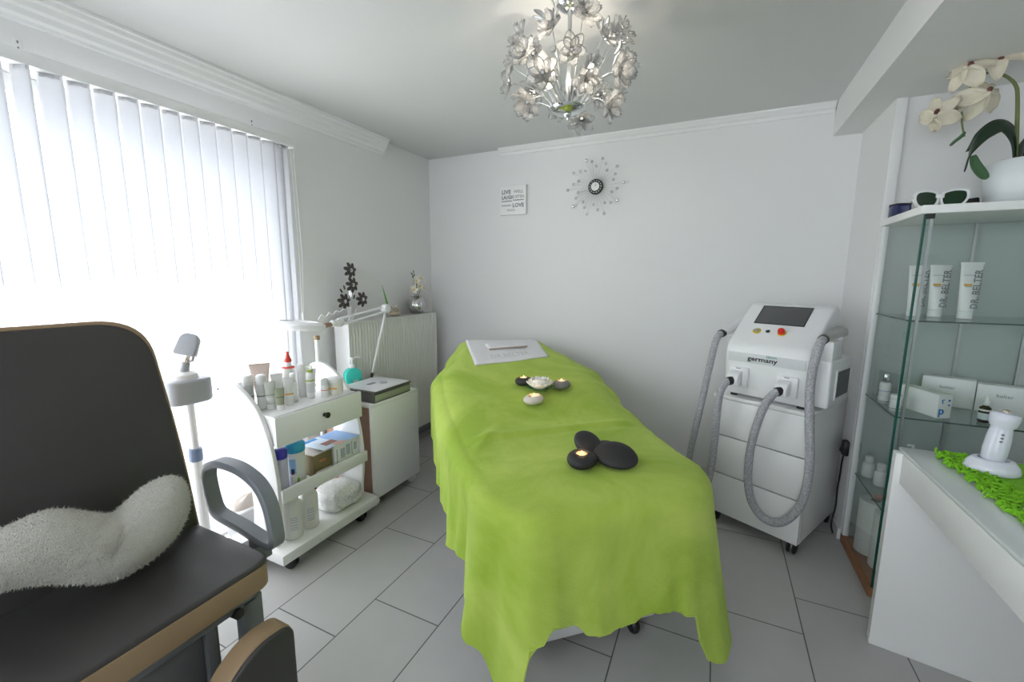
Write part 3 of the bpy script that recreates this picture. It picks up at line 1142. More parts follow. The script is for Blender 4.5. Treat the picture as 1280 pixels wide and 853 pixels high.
idx = {}
for j_ in range(NV + 1):
    for i in range(NU + 1):
        u, v = G[j_][i]
        idx[(j_, i)] = len(vs)
        vs.append(uv(u, v, top_point(u, v, lut(zE, v))))
for j_ in range(NV):
    for i in range(NU):
        fs.append([idx[(j_, i)], idx[(j_, i + 1)], idx[(j_ + 1, i + 1)], idx[(j_ + 1, i)]])
rings = [[idx[q_] for q_ in LOOP]]
for w in range(1, NS + 1):
    t = w / NS
    ring = []
    for i, (u, v) in enumerate(E):
        um, vm = E[i - 3]
        up, vp = E[(i + 3) % NQ]
        nx, ny = -(vp - vm), (up - um)
        nx, ny = vp - vm, -(up - um)
        L_ = sqrt(nx * nx + ny * ny) + 1e-9
        nx, ny = -nx / L_, -ny / L_
        # make the normal point away from the spine
        sv = min(max(v, 1.35), 2.40)
        su = 0.5 * (lut(uL, sv) + lut(uR, sv))
        if nx * (u - su) + ny * (v - sv) < 0:
            nx, ny = -nx, -ny
        ze = lut(zE, v)
        hz = anchored(i, 1)
        fw = anchored(i, 2)
        am = anchored(i, 3)
        s_ = seg[i]
        fold = sin(s_ * 30 + 1.8 * sin(s_ * 7) + PH[3]) + 0.4 * sin(s_ * 63 + PH[4] + 2 * t)
        R_ = min(0.055, (ze - hz) * 0.4)
        H_ = (ze - hz) - R_
        sl_ = t * (R_ * pi / 2 + H_)
        if sl_ < R_ * pi / 2:
            x_, z = R_ * sin(sl_ / R_), ze - R_ * (1 - cos(sl_ / R_))
        else:
            x_, z = R_, ze - R_ - (sl_ - R_ * pi / 2)
        out = x_ + fw * t ** 1.2 + am * t * fold * 0.8
        ring.append(len(vs))
        vs.append(uv(u + nx * out, v + ny * out, max(0.008, z)))
    rings.append(ring)
for a, bq in zip(rings, rings[1:]):
    for i in range(NQ):
        k = (i + 1) % NQ
        fs.append([a[i], a[k], bq[k], bq[i]])
bk = MB().add(vs, fs)
blanket = bk.build('blanket', GREEN, None, ang=180, merge=True)
tag(blanket, 'lime green fleece blanket draped over the treatment bed', 'blanket')
d = blanket.modifiers.new('solid', 'SOLIDIFY')
d.thickness = 0.004
d.offset = 1
d = blanket.modifiers.new('sub', 'SUBSURF')
d.levels = d.render_levels = 1
# scalloped hem stitch as a part
hem = rings[-1]
hm = MB()
hm.tube([Vector(vs[i]) + Vector((0, 0, 0.004 + 0.003 * sin(i * 1.6))) for i in hem], 0.0042, 6, closed=True)
hm.build('hem', GREEN, blanket)
# white care label at the left hem
kk = min(range(NQ), key=lambda i: (E[i][0] - 0.285) ** 2 + (E[i][1] - 1.06) ** 2)
pl = Vector(vs[hem[kk]])
MB().grid(lambda u, v: (pl.x - 0.02 + 0.03 * u, pl.y + 0.01 * u, max(0.01, pl.z + 0.02 - 0.045 * v)), 2, 3).build('care_label', CLEARPL, blanket, solid=0.0006)


def bed_z(u, v):
    return top_point(u, v, 0.6, False) + 0.0075


# towel laid over the head end
tw = thing('towel', 'white towel with pale lettering lying across the head of the green bed', 'towel', tuple(uv(0.7, 2.45, bed_z(0.7, 2.45))), BA)
m = MB()
TO = Vector((0.7, 2.45, bed_z(0.7, 2.45)))
TQ = [(0.455, 2.26), (0.915, 2.32), (0.945, 2.64), (0.475, 2.66)]


def towel(u, v):
    a = [TQ[0][i] + (TQ[1][i] - TQ[0][i]) * u for i in (0, 1)]
    bq = [TQ[3][i] + (TQ[2][i] - TQ[3][i]) * u for i in (0, 1)]
    p = [a[i] + (bq[i] - a[i]) * v for i in (0, 1)]
    z = bed_z(p[0], p[1]) + 0.006 + 0.002 * sin(9 * u + 7 * v)
    return (p[0] - TO.x, p[1] - TO.y, z - TO.z)


m.grid(towel, 24, 18)
m.build('cloth', TERRY, tw, solid=0.009)
m = MB()
tx = MB()
tx.text('DR.BELTER', 0.070, I4, align_x='CENTER', ext=0.0003)
for i in range(len(tx.v)):
    q = tx.v[i]
    u, v = 0.5 + q.x / 0.46 * 0.72, 0.16 + q.y / 0.32
    p = towel(u, v)
    tx.v[i] = Vector((p[0], p[1], p[2] + 0.0005 + q.z))
tx.build('lettering', mat('silver_thread', (0.62, 0.61, 0.60), 0.6), tw, merge=False)
# rolled edge cloth on the towel
rc_ = thing('folded_headband', 'narrow folded white cloth with a beige edge lying on the towel', 'cloth', tuple(uv(0.705, 2.50, bed_z(0.705, 2.50) + 0.010)), BA)
tl = math.atan(0.19)
m = MB()
m.b2((-0.125, -0.03, 0.0), (0.125, 0.05, 0.016), RX(tl) @ RZ(0.1), bev=0.007, seg=3)
m.build('cloth', TERRY, rc_)
MB().b2((-0.127, -0.036, 0.001), (0.127, -0.026, 0.011), RX(tl) @ RZ(0.1), bev=0.004, seg=3).build('edge_band', mat('beige_band', (0.42, 0.36, 0.31), 0.9, bump=0.3), rc_)


# stones, candles, lotus
def stone(name, label, u, v, r, mt, rz, seed, group=None, cat='stone', tilt=0.0, lift=0.0, hollow=0.0):
    z = bed_z(u, v) + lift
    o = thing(name, label, cat, tuple(uv(u, v, z)), BA + rz, group, rx=tilt)
    q = random.Random(seed)
    p1, p2 = q.uniform(0, 6), q.uniform(0, 6)

    def fn(p):
        a = math.atan2(p.y, p.x)
        k = 1 + 0.05 * sin(2 * a + p1) + 0.03 * sin(3 * a + p2)
        zz = p.z
        return Vector((p.x * k, p.y * k, max(-0.86, zz) if zz < 0 else zz))
    m = MB()
    if hollow:
        h = hollow / min(r[0], r[1])

        def fh(p, h=h):
            w = fn(p)
            rr_ = sqrt(w.x ** 2 + w.y ** 2)
            if w.z > 0 and rr_ < h * 1.02:
                w.z = 0.34
            return w
        m.ball((0, 0, r[2] * 0.86), r, nu=40, nv=30, fn=fh)
    else:
        m.ball((0, 0, r[2] * 0.86), r, nu=32, nv=20, fn=fn)
    m.build('stone_body', mt, o, ang=60)
    return o


def candle(holder_u, holder_v, rz_, label, rad=0.019):
    z = bed_z(holder_u, holder_v) + rz_ * 1.20
    t = thing('tealight_candle', label, 'candle', tuple(uv(holder_u, holder_v, z)), 0, 'lit tealights on the bed')
    MB().lathe([(0, 0), (rad, 0), (rad, 0.012), (rad - 0.001, 0.012), (rad - 0.001, 0.007), (0, 0.007)], I4, 22).build('cup', ALU, t)
    MB().lathe([(0, 0.006), (rad - 0.0015, 0.006), (rad - 0.0015, 0.009), (0, 0.0085)], I4, 22).build('wax', mat('warm_wax', (0.85, 0.55, 0.28), 0.4, bump=0.02), t)
    MB().tube([(0, 0, 0.0085), (0.0006, 0, 0.014)], 0.0006, 6).build('wick', BLACK, t)
    MB().lathe([(0, 0.0105), (0.0016, 0.0118), (0.0021, 0.014), (0.0012, 0.018), (0, 0.021)], I4, 10).build('flame', FLAME, t)
    lamp('candle_light', 'POINT', uv(holder_u, holder_v, z + 0.028), 0.05, (1, 0.6, 0.28), shadow_soft_size=0.006)


CREAM = mat('cream_stone', (0.66, 0.60, 0.53), 0.6, bump=0.05, var=0.08, vscale=30)
GSTONE = mat('grey_stone', (0.20, 0.195, 0.195), 0.65, bump=0.12, var=0.2, vscale=60)
SPOTS = {}


def inv_uv(x, y):
    return x * U.x + y * U.y, x * V.x + y * V.y


hold = [('black', -0.842, 1.900, (0.046, 0.040, 0.024), STONE, 'black stone candle holder left of the lotus flower'),
        ('grey', -0.666, 1.968, (0.047, 0.042, 0.026), GSTONE, 'grey stone candle holder right of the lotus flower'),
        ('cream', -0.721, 1.745, (0.058, 0.042, 0.024), CREAM, 'cream stone candle holder in front of the lotus flower'),
        ('coal', -0.363, 1.298, (0.062, 0.048, 0.026), STONE, 'black stone candle holder in front of the smooth black stones')]
for i, (n, x, y_, r, mt, lb) in enumerate(hold):
    u, v = inv_uv(x, y_)
    stone('stone_candle_holder', lb, u, v, r, mt, 0.3 * i, 20 + i, cat='candle holder', hollow=0.021)
    candle(u, v, r[2], 'lit tealight in the %s' % lb.replace('stone candle holder', 'stone holder'))
u, v = inv_uv(-0.375, 1.400)
stone('massage_stone', 'upright black massage stone left of the pile behind the candle', u, v, (0.052, 0.062, 0.024), STONE, 0.3, 31, 'black massage stones', tilt=0.55, lift=0.02)
u, v = inv_uv(-0.318, 1.425)
stone('massage_stone', 'small black massage stone half hidden at the back of the pile', u, v, (0.045, 0.040, 0.026), STONE, 0.1, 32, 'black massage stones', lift=0.0)
u, v = inv_uv(-0.268, 1.375)
stone('massage_stone', 'large flat oval black massage stone at the right of the pile', u, v, (0.074, 0.058, 0.022), STONE, -0.5, 33, 'black massage stones', tilt=0.40, lift=0.012)
u, v = inv_uv(-0.745, 1.875)
lo_ = thing('lotus_flower', 'white artificial lotus flower on green leaves in the middle of the bed', 'flower', tuple(uv(u, v, bed_z(u, v))), 0.2)
LOT = mat('lotus_white', (0.90, 0.90, 0.84), 0.6, bump=0.05, **{'Subsurface_Weight': 0.0})
LOTL = mat('lotus_leaf', (0.03, 0.13, 0.035), 0.5, bump=0.1)
for (n, r, el, z0, col) in ((6, 0.072, 0.28, 0.004, LOTL), (9, 0.078, 0.65, 0.006, LOT), (8, 0.072, 1.25, 0.008, LOT), (6, 0.060, 2.3, 0.01, LOT)):
    for k in range(n):
        def pf(u, v, r=r, el=el):
            w = r * 0.36 * sin(pi * (0.08 + 0.88 * v ** 0.85)) ** 0.8 + 0.0008
            e = math.atan(el) * (0.55 + 0.45 * v)
            return (r * v * cos(e), (u - 0.5) * 2 * w, r * v * sin(e) + 0.18 * r * (2 * u - 1) ** 2 * (1 - v * 0.5))
        MB().grid(pf, 6, 8, T(0, 0, z0) @ RZ(2 * pi * k / n + el)).build('leaf' if col is LOTL else 'petal', col, lo_, solid=0.0014)
MB().ball((0, 0, 0.016), (0.012, 0.012, 0.012), nu=12, nv=8).build('flower_center', YEL, lo_)

# ================================================================== TROLLEY
tr = thing('beauty_trolley', 'white wheeled trolley with curved side panels beside the window', 'trolley', (-1.78, 1.345, 0))
TOPZ, MIDZ, LOWZ = 0.695, 0.345, 0.105
YT0, YT1 = 1.092, 1.588
arc = [(-1.986, 0.775), (-1.975, 0.805), (-1.937, 0.822), (-1.89, 0.823), (-1.842, 0.812), (-1.771, 0.771), (-1.705, 0.706), (-1.657, 0.598), (-1.632, 0.503), (-1.620, 0.40), (-1.620, 0.30),
       (-1.632, 0.2), (-1.654, 0.105), (-1.80, 0.105), (-1.795, 0.25), (-1.80, 0.36), (-1.823, 0.472), (-1.862, 0.56), (-1.91, 0.66)]
arc = [tuple(p[:2]) for p in loft_path([(a, b_, 0) for a, b_ in arc] + [(arc[0][0], arc[0][1], 0)], 3)][:-1]
for ya in (YT0, YT1 - 0.018):
    m = MB()
    m.prism(arc, 0, 0.018, Matrix(((1, 0, 0, 0), (0, 0, 1, ya), (0, 1, 0, 0), (0, 0, 0, 1))), bev=0.003, seg=2)
    m.build('side_panel', WHITE2, tr, world=True)
MB().b2((-1.925, YT0 + 0.018, TOPZ - 0.016), (-1.625, YT1 - 0.018, TOPZ), bev=0.002).build('top_shelf', WHITE2, tr, world=True)
m = MB()
m.b2((-1.845, YT0 + 0.02, 0.565), (-1.64, YT0 + 0.032, TOPZ - 0.017))
m.b2((-1.845, YT1 - 0.032, 0.565), (-1.64, YT1 - 0.02, TOPZ - 0.017))
m.b2((-1.845, YT0 + 0.02, 0.565), (-1.64, YT1 - 0.02, 0.575))
m.build('drawer_box', WHITE2, tr, world=True)
MB().lathe([(0, 0), (0.006, 0), (0.006, 0.003), (0, 0.004)], T(-1.972, YT0 - 0.0005, 0.782) @ RX(pi / 2), 12).build('screw', GREYPL, tr, world=True)
dr = MB().b2((-1.638, YT0 + 0.012, 0.562), (-1.618, YT1 - 0.006, TOPZ), bev=0.002).build('drawer_front', WHITE2, tr, world=True)
m = MB().lathe([(0, 0), (0.010, 0.0), (0.006, 0.008), (0.006, 0.014), (0.014, 0.018), (0.014, 0.024), (0, 0.026)], T(-1.618, 1.35, 0.640) @ RY(pi / 2), 20)
m.build('knob', BLACK, dr, world=True)
MB().b2((-1.795, YT0 + 0.018, MIDZ - 0.016), (-1.625, YT1 - 0.018, MIDZ), bev=0.002).build('middle_shelf', WHITE2, tr, world=True)
MB().b2((-1.625, YT0 + 0.012, MIDZ - 0.030), (-1.607, YT1 + 0.008, MIDZ + 0.026), bev=0.002).build('shelf_rail', WHITE2, tr, world=True)
MB().b2((-1.925, YT0 - 0.03, LOWZ - 0.045), (-1.575, YT1 + 0.045, LOWZ), bev=0.002).build('bottom_shelf', WHITE2, tr, world=True)


def caster(parent, x, y_, r=0.027, mt=BLACK, world=True, top=0.06, a=0.4):
    m = MB()
    M = T(x, y_, r + 0.001) @ RZ(a)
    for sx in (-0.012, 0.012):
        m.lathe([(0, -0.007), (r * 0.8, -0.007), (r, -0.004), (r, 0.004), (r * 0.8, 0.007), (0, 0.007)], M @ T(0, sx, 0) @ RX(pi / 2), 22)
    m.box((0, 0, r * 0.5), (r * 1.2, 0.012, r * 1.1), M, bev=0.004)
    m.tube([(x, y_, r), (x, y_, top)], 0.006, 8)
    m.build('caster', mt, parent, world=world)


for (x, y_) in ((-1.62, 1.13), (-1.62, 1.54), (-1.9, 1.11), (-1.9, 1.56)):
    caster(tr, x, y_, top=0.062)


# --- containers
def lathe_bottle(name, label, loc, prof_body, prof_cap, mbody, mcap, band=None, group=None, cat='bottle', n=24):
    t = thing(name, label, cat, loc, 0, group)
    MB().lathe(prof_body, I4, n).build('body', mbody, t, ang=50)
    if prof_cap:
        MB().lathe(prof_cap, I4, n).build('cap', mcap, t, ang=50)
    if band:
        for (r, z0, z1, mt) in band:
            MB().lathe([(r - 0.001, z0), (r + 0.0004, z0), (r + 0.0004, z1), (r - 0.001, z1)], I4, n).build('label_band', mt, t)
    return t


def cyl_prof(r, z0, z1, rd=0.004):
    return [(0, z0), (r - rd, z0), (r, z0 + rd), (r, z1 - rd), (r - rd, z1), (0, z1)]


def bottle_prof(r, h, neck_r, neck_h, sh=0.02):
    return [(0, 0), (r - 0.003, 0), (r, 0.004), (r, h - sh), (r * 0.93, h - sh * 0.45), (r * 0.6 + neck_r * 0.4, h - 0.002), (neck_r, h), (neck_r, h + neck_h), (0, h + neck_h)]


def tube_thing(name, label, loc, w, dpt, h, mbody, mcap, rz=0.0, bands=(), group=None, capr=None, caph=0.025):
    """squeeze tube standing on its cap: round at the cap, flat crimp on top"""
    t = thing(name, label, 'tube', loc, rz, group)
    capr = capr or dpt * 0.52

    def body(a, k):
        ca, sa = cos(a), sin(a)
        zz = caph + (h - caph) * k
        wx = (capr * 0.98) + (w / 2 - capr) * k ** 0.9
        wy = capr * 0.98 * (1 - k) ** 0.75 + 0.0015
        return (wx * ca, wy * sa, zz)
    m = MB()
    m.grid(lambda u, v: body(2 * pi * u, 0.96 * v), 28, 14)
    m.b2((-w / 2, -0.0016, h * 0.955), (w / 2, 0.0016, h), bev=0.0005)
    m.build('body', mbody, t, ang=50)
    MB().lathe(cyl_prof(capr, 0, caph, 0.002), I4, 24).build('cap', mcap, t)
    for (k0, k1, mt) in bands:
        m = MB()
        m.grid(lambda u, v: (lambda q: (q[0] * 1.012, q[1] * 1.02, q[2]))(body(pi + pi * u, k0 + (k1 - k0) * v)), 16, 1)
        m.build('label_band', mt, t, solid=0.0003)
    return t


CW = mat('cosmetic_white', (0.80, 0.80, 0.79), 0.35, bump=0.01)
CWG = mat('cosmetic_grey', (0.64, 0.65, 0.66), 0.4, bump=0.01)
CSAGE = mat('cosmetic_sage', (0.60, 0.63, 0.58), 0.4, bump=0.01)
COLIVE = mat('cosmetic_olive', (0.33, 0.36, 0.25), 0.4, bump=0.01)
CBEIGE = mat('cosmetic_blush', (0.70, 0.57, 0.51), 0.45, bump=0.01)
ORANGE = mat('label_orange', (0.80, 0.42, 0.06), 0.5)
REDL = mat('label_red', (0.70, 0.05, 0.03), 0.4)
LIMEL = mat('label_lime', (0.30, 0.42, 0.03), 0.5)
AMBER = mat('amber_liquid', (0.80, 0.55, 0.22), 0.2, bump=0.01)
TG = 'cosmetics on top of the trolley'
z0 = TOPZ + 0.0005
# front-left quartet
for (x, y_, lb) in ((-1.83, 1.138, 'white capped grey bottle at the left end of the trolley top'),
                    (-1.79, 1.172, 'white capped grey bottle second from the left on the trolley top')):
    lathe_bottle('lotion_bottle', lb, (x, y_, z0), [(0, 0), (0.017, 0), (0.020, 0.003), (0.0205, 0.115), (0, 0.115)], cyl_prof(0.0212, 0.108, 0.155, 0.006), CWG, CW,
                 [(0.0207, 0.060, 0.063, BLKINK), (0.0206, 0.004, 0.055, CW)], TG)
tube_thing('cream_tube', 'pale sage green tube standing third along the trolley front', (-1.755, 1.186, z0), 0.046, 0.034, 0.125, CSAGE, CW, 1.05,
           ((0.40, 0.42, mat('label_green', (0.05, 0.2, 0.08), 0.5)), (0.05, 0.3, CW)), TG)
tube_thing('cream_tube', 'small olive green tube at the trolley front with a dark stripe', (-1.705, 1.195, z0), 0.040, 0.03, 0.098, COLIVE, CW, 1.05,
           ((0.45, 0.48, BLKINK),), TG)
tube_thing('cream_tube', 'white tube standing behind the olive green tube', (-1.79, 1.245, z0), 0.052, 0.034, 0.145, CW, CW, 1.05, (), TG)
tube_thing('cream_tube', 'white tube with a small orange label in the middle of the trolley top', (-1.735, 1.262, z0), 0.046, 0.034, 0.13, CW, CW, 1.05,
           ((0.24, 0.30, ORANGE),), TG)
lathe_bottle('grey_jar', 'short grey capped jar behind the first white bottles', (-1.905, 1.165, z0), [(0, 0), (0.026, 0), (0.027, 0.002), (0.027, 0.075), (0, 0.075)],
             cyl_prof(0.028, 0.07, 0.115, 0.005), CWG, CWG, None, TG, 'jar')
tube_thing('blush_tube', 'large blush pink tube rising behind the white bottles on the trolley', (-1.89, 1.235, z0), 0.088, 0.044, 0.185, CBEIGE, CW, 1.05,
           ((0.46, 0.47, GREYINK), (0.40, 0.405, GREYINK)), TG)
t = lathe_bottle('serum_bottle', 'clear dropper bottle of amber serum on the trolley', (-1.86, 1.295, z0), bottle_prof(0.024, 0.105, 0.010, 0.01), cyl_prof(0.0125, 0.112, 0.135, 0.002), AMBER, CLEARPL, None, TG)
MB().lathe([(0, 0.135), (0.006, 0.135), (0.0075, 0.16), (0.004, 0.178), (0, 0.18)], I4, 14).build('dropper_bulb', CLEARPL, t)
t = lathe_bottle('squeeze_bottle', 'white squeeze bottle with a bright red nozzle on the trolley', (-1.84, 1.345, z0), bottle_prof(0.029, 0.15, 0.018, 0.005, 0.045),
                 [(0, 0.176), (0.015, 0.177), (0.017, 0.185), (0.010, 0.20), (0.006, 0.215), (0.0065, 0.226), (0, 0.228)], CW, REDL, None, TG)
MB().lathe([(0.0, 0.155), (0.014, 0.156), (0.014, 0.177), (0, 0.178)], I4, 18).build('neck', CW, t)
MB().lathe([(0.016, 0.150), (0.028, 0.148), (0.0285, 0.152), (0.017, 0.155)], I4, 20).build('collar', REDL, t)
lathe_bottle('serum_bottle', 'short clear bottle with a white cap in front of the red nozzle bottle', (-1.755, 1.300, z0), bottle_prof(0.018, 0.10, 0.010, 0.008), cyl_prof(0.0125, 0.106, 0.14, 0.003), CLEARPL, CW, None, TG)
lathe_bottle('pump_bottle', 'tall slim white bottle in the middle of the trolley top', (-1.80, 1.385, z0), bottle_prof(0.021, 0.12, 0.017, 0.004, 0.012), cyl_prof(0.0185, 0.122, 0.165, 0.003), CW, CW, None, TG)
lathe_bottle('spray_bottle', 'slim white bottle with lime green bands on the trolley', (-1.745, 1.385, z0), bottle_prof(0.018, 0.125, 0.012, 0.004, 0.012), cyl_prof(0.0135, 0.127, 0.16, 0.004), CW, CLEARPL,
             [(0.0182, 0.085, 0.091, LIMEL), (0.0182, 0.03, 0.075, CWG), (0.0138, 0.130, 0.139, LIMEL)], TG)
tube_thing('cream_tube', 'white tube with a thin red stripe toward the right of the trolley top', (-1.82, 1.45, z0), 0.054, 0.036, 0.125, CW, CW, 1.05, ((0.36, 0.375, REDL),), TG)
lathe_bottle('travel_bottle', 'small round white bottle beside the cream jar on the trolley', (-1.70, 1.43, z0), [(0, 0), (0.0165, 0), (0.018, 0.004), (0.018, 0.062), (0, 0.062)], [(0, 0.06), (0.018, 0.06), (0.0185, 0.064), (0.017, 0.085), (0.010, 0.092), (0, 0.094)], CW, CWG,
             [(0.0181, 0.034, 0.037, REDL)], TG)
t = lathe_bottle('cream_jar', 'squat cream jar with orange lettering at the right end of the trolley', (-1.705, 1.495, z0), [(0, 0), (0.036, 0), (0.039, 0.004), (0.039, 0.058), (0, 0.058)], cyl_prof(0.0405, 0.055, 0.082, 0.004),
                 mat('jar_cream', (0.80, 0.78, 0.70), 0.3), CW, None, TG, 'jar')
m = MB()
for k in range(7):
    a = -1.35 + k * 0.13
    m.box((0.0392, 0, 0.034), (0.001, 0.004, 0.009), RZ(a))
m.build('lettering', ORANGE, t)

# middle shelf
z1 = MIDZ + 0.0005
lathe_bottle('spray_can', 'lilac bottle with a dark blue cap at the left of the middle shelf', (-1.656, 1.142, z1), [(0, 0), (0.024, 0), (0.0265, 0.004), (0.0265, 0.150), (0.02, 0.157), (0, 0.157)],
             cyl_prof(0.0275, 0.153, 0.195, 0.004), mat('lilac_plastic', (0.55, 0.54, 0.68), 0.35, bump=0.01), mat('cap_blue', (0.045, 0.04, 0.42), 0.35), None, 'items on the middle trolley shelf')
t = lathe_bottle('wipes_canister', 'white wipes canister with a turquoise lid on the middle shelf', (-1.680, 1.230, z1), [(0, 0), (0.038, 0), (0.041, 0.005), (0.041, 0.150), (0, 0.150)],
                 cyl_prof(0.0435, 0.148, 0.190, 0.005), CW, mat('lid_turquoise', (0.035, 0.40, 0.62), 0.4), None, 'items on the middle trolley shelf', 'canister')
SKY = mat('label_sky', (0.30, 0.52, 0.75), 0.5)
m = MB()
for (a0, a1, za, zb, mi) in ((-1.35, -0.65, 0.015, 0.125, 0), (-1.15, -0.8, 0.05, 0.08, 1), (-0.7, -0.35, 0.015, 0.035, 2)):
    m.grid(lambda u, v: (0.0415 * cos(a0 + (a1 - a0) * u) * (1 + mi * 0.004), 0.0415 * sin(a0 + (a1 - a0) * u) * (1 + mi * 0.004), za + (zb - za) * v), 8, 2, mi=mi)
m.build('label', [SKY, mat('label_navy', (0.02, 0.04, 0.12), 0.5), LIMEL], t)
m = MB()
t = thing('hand_cream_dispenser', 'small pale lilac dispenser with a dark red dot behind the shelf rail', 'dispenser', (-1.650, 1.190, z1))
MB().b2((-0.013, -0.014, 0), (0.013, 0.014, 0.060), bev=0.007, seg=3).build('body', mat('pale_lilac', (0.66, 0.66, 0.76), 0.35, bump=0.01), t)
MB().lathe([(0, 0), (0.008, 0), (0.007, 0.002), (0, 0.003)], T(0.0, 0.0, 0.060), 16).build('button', mat('dark_red', (0.16, 0.01, 0.015), 0.35), t)
KRAFT = mat('olive_carton', (0.20, 0.155, 0.075), 0.6, bump=0.03, var=0.08)
t = thing('carton', 'olive brown carton of gloves on the middle shelf', 'box', (-1.705, 1.345, z1), 0.0)
MB().b2((-0.07, -0.052, 0), (0.062, 0.055, 0.105), bev=0.003).build('body', KRAFT, t)
m = MB()
m.b2((-0.071, -0.053, 0.103), (0.0632, 0.056, 0.1065), bev=0.001)
m.b2((0.061, -0.04, 0.012), (0.0634, 0.05, 0.022))
m.build('label', mat('carton_cream', (0.72, 0.66, 0.60), 0.6), t)
m = MB().b2((0.0625, -0.02, 0.062), (0.0638, 0.018, 0.072))
m.build('lettering', mat('carton_rust', (0.55, 0.2, 0.1), 0.6), t)
t = thing('carton', 'white printed carton under the blue leaflet on the middle shelf', 'box', (-1.71, 1.485, z1), 0.0)
MB().b2((-0.085, -0.078, 0), (0.075, 0.078, 0.118), bev=0.002).build('body', WHITE2, t)
m = MB()
for (a, b_, c, d_) in ((-0.065, -0.058, 0.02, 0.09), (-0.04, -0.012, 0.035, 0.085), (-0.005, 0.022, 0.04, 0.095), (0.03, 0.036, 0.03, 0.1), (0.045, 0.066, 0.05, 0.09)):
    m.b2((0.0745, a, c), (0.0757, b_, d_))
m.build('print', mat('carton_slate', (0.42, 0.47, 0.52), 0.6), t)
t = thing('leaflet', 'blue and white printed leaflet lying over the cartons on the shelf', 'leaflet', (-1.70, 1.44, z1 + 0.1195), 0.0)
MB().b2((-0.09, -0.105, 0), (0.082, 0.118, 0.003), bev=0.0008).build('paper', mat('leaflet_paper', (0.70, 0.78, 0.88), 0.4), t)
m = MB()
m.b2((-0.085, 0.0, 0.003), (0.078, 0.115, 0.0035), mi=0)
m.b2((0.0, -0.06, 0.0030), (0.045, 0.01, 0.0037), mi=1)
m.b2((0.05, -0.03, 0.0030), (0.08, 0.03, 0.0038), mi=2)
m.b2((-0.085, -0.1, 0.003), (-0.06, -0.02, 0.0037), mi=3)
m.build('print', [mat('print_blue', (0.28, 0.47, 0.78), 0.4), mat('print_brown', (0.30, 0.12, 0.09), 0.5), mat('print_peach', (0.66, 0.36, 0.25), 0.5), mat('print_azure', (0.02, 0.25, 0.62), 0.4)], t)

# bottom shelf
z2 = LOWZ + 0.0005
MILK = mat('milky_plastic', (0.80, 0.79, 0.76), 0.35, bump=0.01, **{'Transmission_Weight': 0.0})
BLUET = mat('label_blue_text', (0.25, 0.30, 0.55), 0.5)
for (x, y_, lb) in ((-1.668, 1.185, 'white lotion bottle with blue print at the near end of the bottom shelf'),
                    (-1.671, 1.275, 'white lotion bottle with blue print second along the bottom shelf')):
    t = lathe_bottle('lotion_bottle', lb, (x, y_, z2), [(0, 0), (0.037, 0), (0.041, 0.006), (0.041, 0.150), (0.037, 0.166), (0.027, 0.173), (0, 0.173)],
                     [(0, 0.171), (0.027, 0.171), (0.029, 0.175), (0.029, 0.196), (0.025, 0.201), (0, 0.201)], MILK, MILK, None, 'white bottles on the bottom shelf')
    m = MB()
    for k, (zz, w_) in enumerate(((0.104, 0.75), (0.094, 0.78), (0.084, 0.76), (0.070, 0.80), (0.058, 0.74), (0.048, 0.76))):
        a0 = -0.5
        m.grid(lambda u, v: (0.0413 * cos(a0 - w_ / 2 + w_ * u), 0.0413 * sin(a0 - w_ / 2 + w_ * u), zz + 0.0022 * v), 6, 1)
    m.build('print', BLUET, t)
t = thing('cotton_pack', 'clear bag of white cotton wool on the bottom trolley shelf', 'cotton pack', (-1.70, 1.465, z2))
q = random.Random(3)
m = MB()


def puffy(p):
    a = 1 + 0.05 * sin(7 * p.x + 5 * p.y) + 0.04 * sin(11 * p.z + 6 * p.x)
    sgn = lambda k: math.copysign(abs(k) ** 0.55, k)
    return Vector((sgn(p.x) * a, sgn(p.y) * a, sgn(p.z)))


m.ball((0, 0, 0.060), (0.088, 0.098, 0.0585), nu=40, nv=24, fn=puffy)
m.build('cotton', mat('cotton_white', (0.82, 0.81, 0.80), 0.95, bump=0.9, bscale=55), t, ang=180)
m = MB()
for k in range(14):
    aa = q.uniform(0, 2 * pi)
    m.ball((0, 0, 0), (0.014, 0.010, 0.004), T(0.088 + q.uniform(-0.004, 0.004), q.uniform(-0.08, 0.09), q.uniform(0.02, 0.09)) @ RZ(aa) @ RX(aa), nu=8, nv=6)
m.build('pad', mat('cotton_pad', (0.76, 0.75, 0.72), 0.9, bump=0.3), t)
t = thing('patterned_carton', 'pink patterned carton behind the cotton wool on the bottom shelf', 'box', (-1.845, 1.44, z2))
MB().b2((-0.03, -0.105, 0), (0.03, 0.105, 0.175), bev=0.002).build('body', WHITE2, t)
m = MB()
for k in range(9):
    m.ball((0.0305, q.uniform(-0.09, 0.09), q.uniform(0.06, 0.16)), (0.0008, 0.018, 0.012), nu=10, nv=6, mi=k % 2)
m.build('print', [mat('print_pink', (0.68, 0.30, 0.28), 0.6), mat('print_maroon', (0.25, 0.04, 0.06), 0.6)], t)

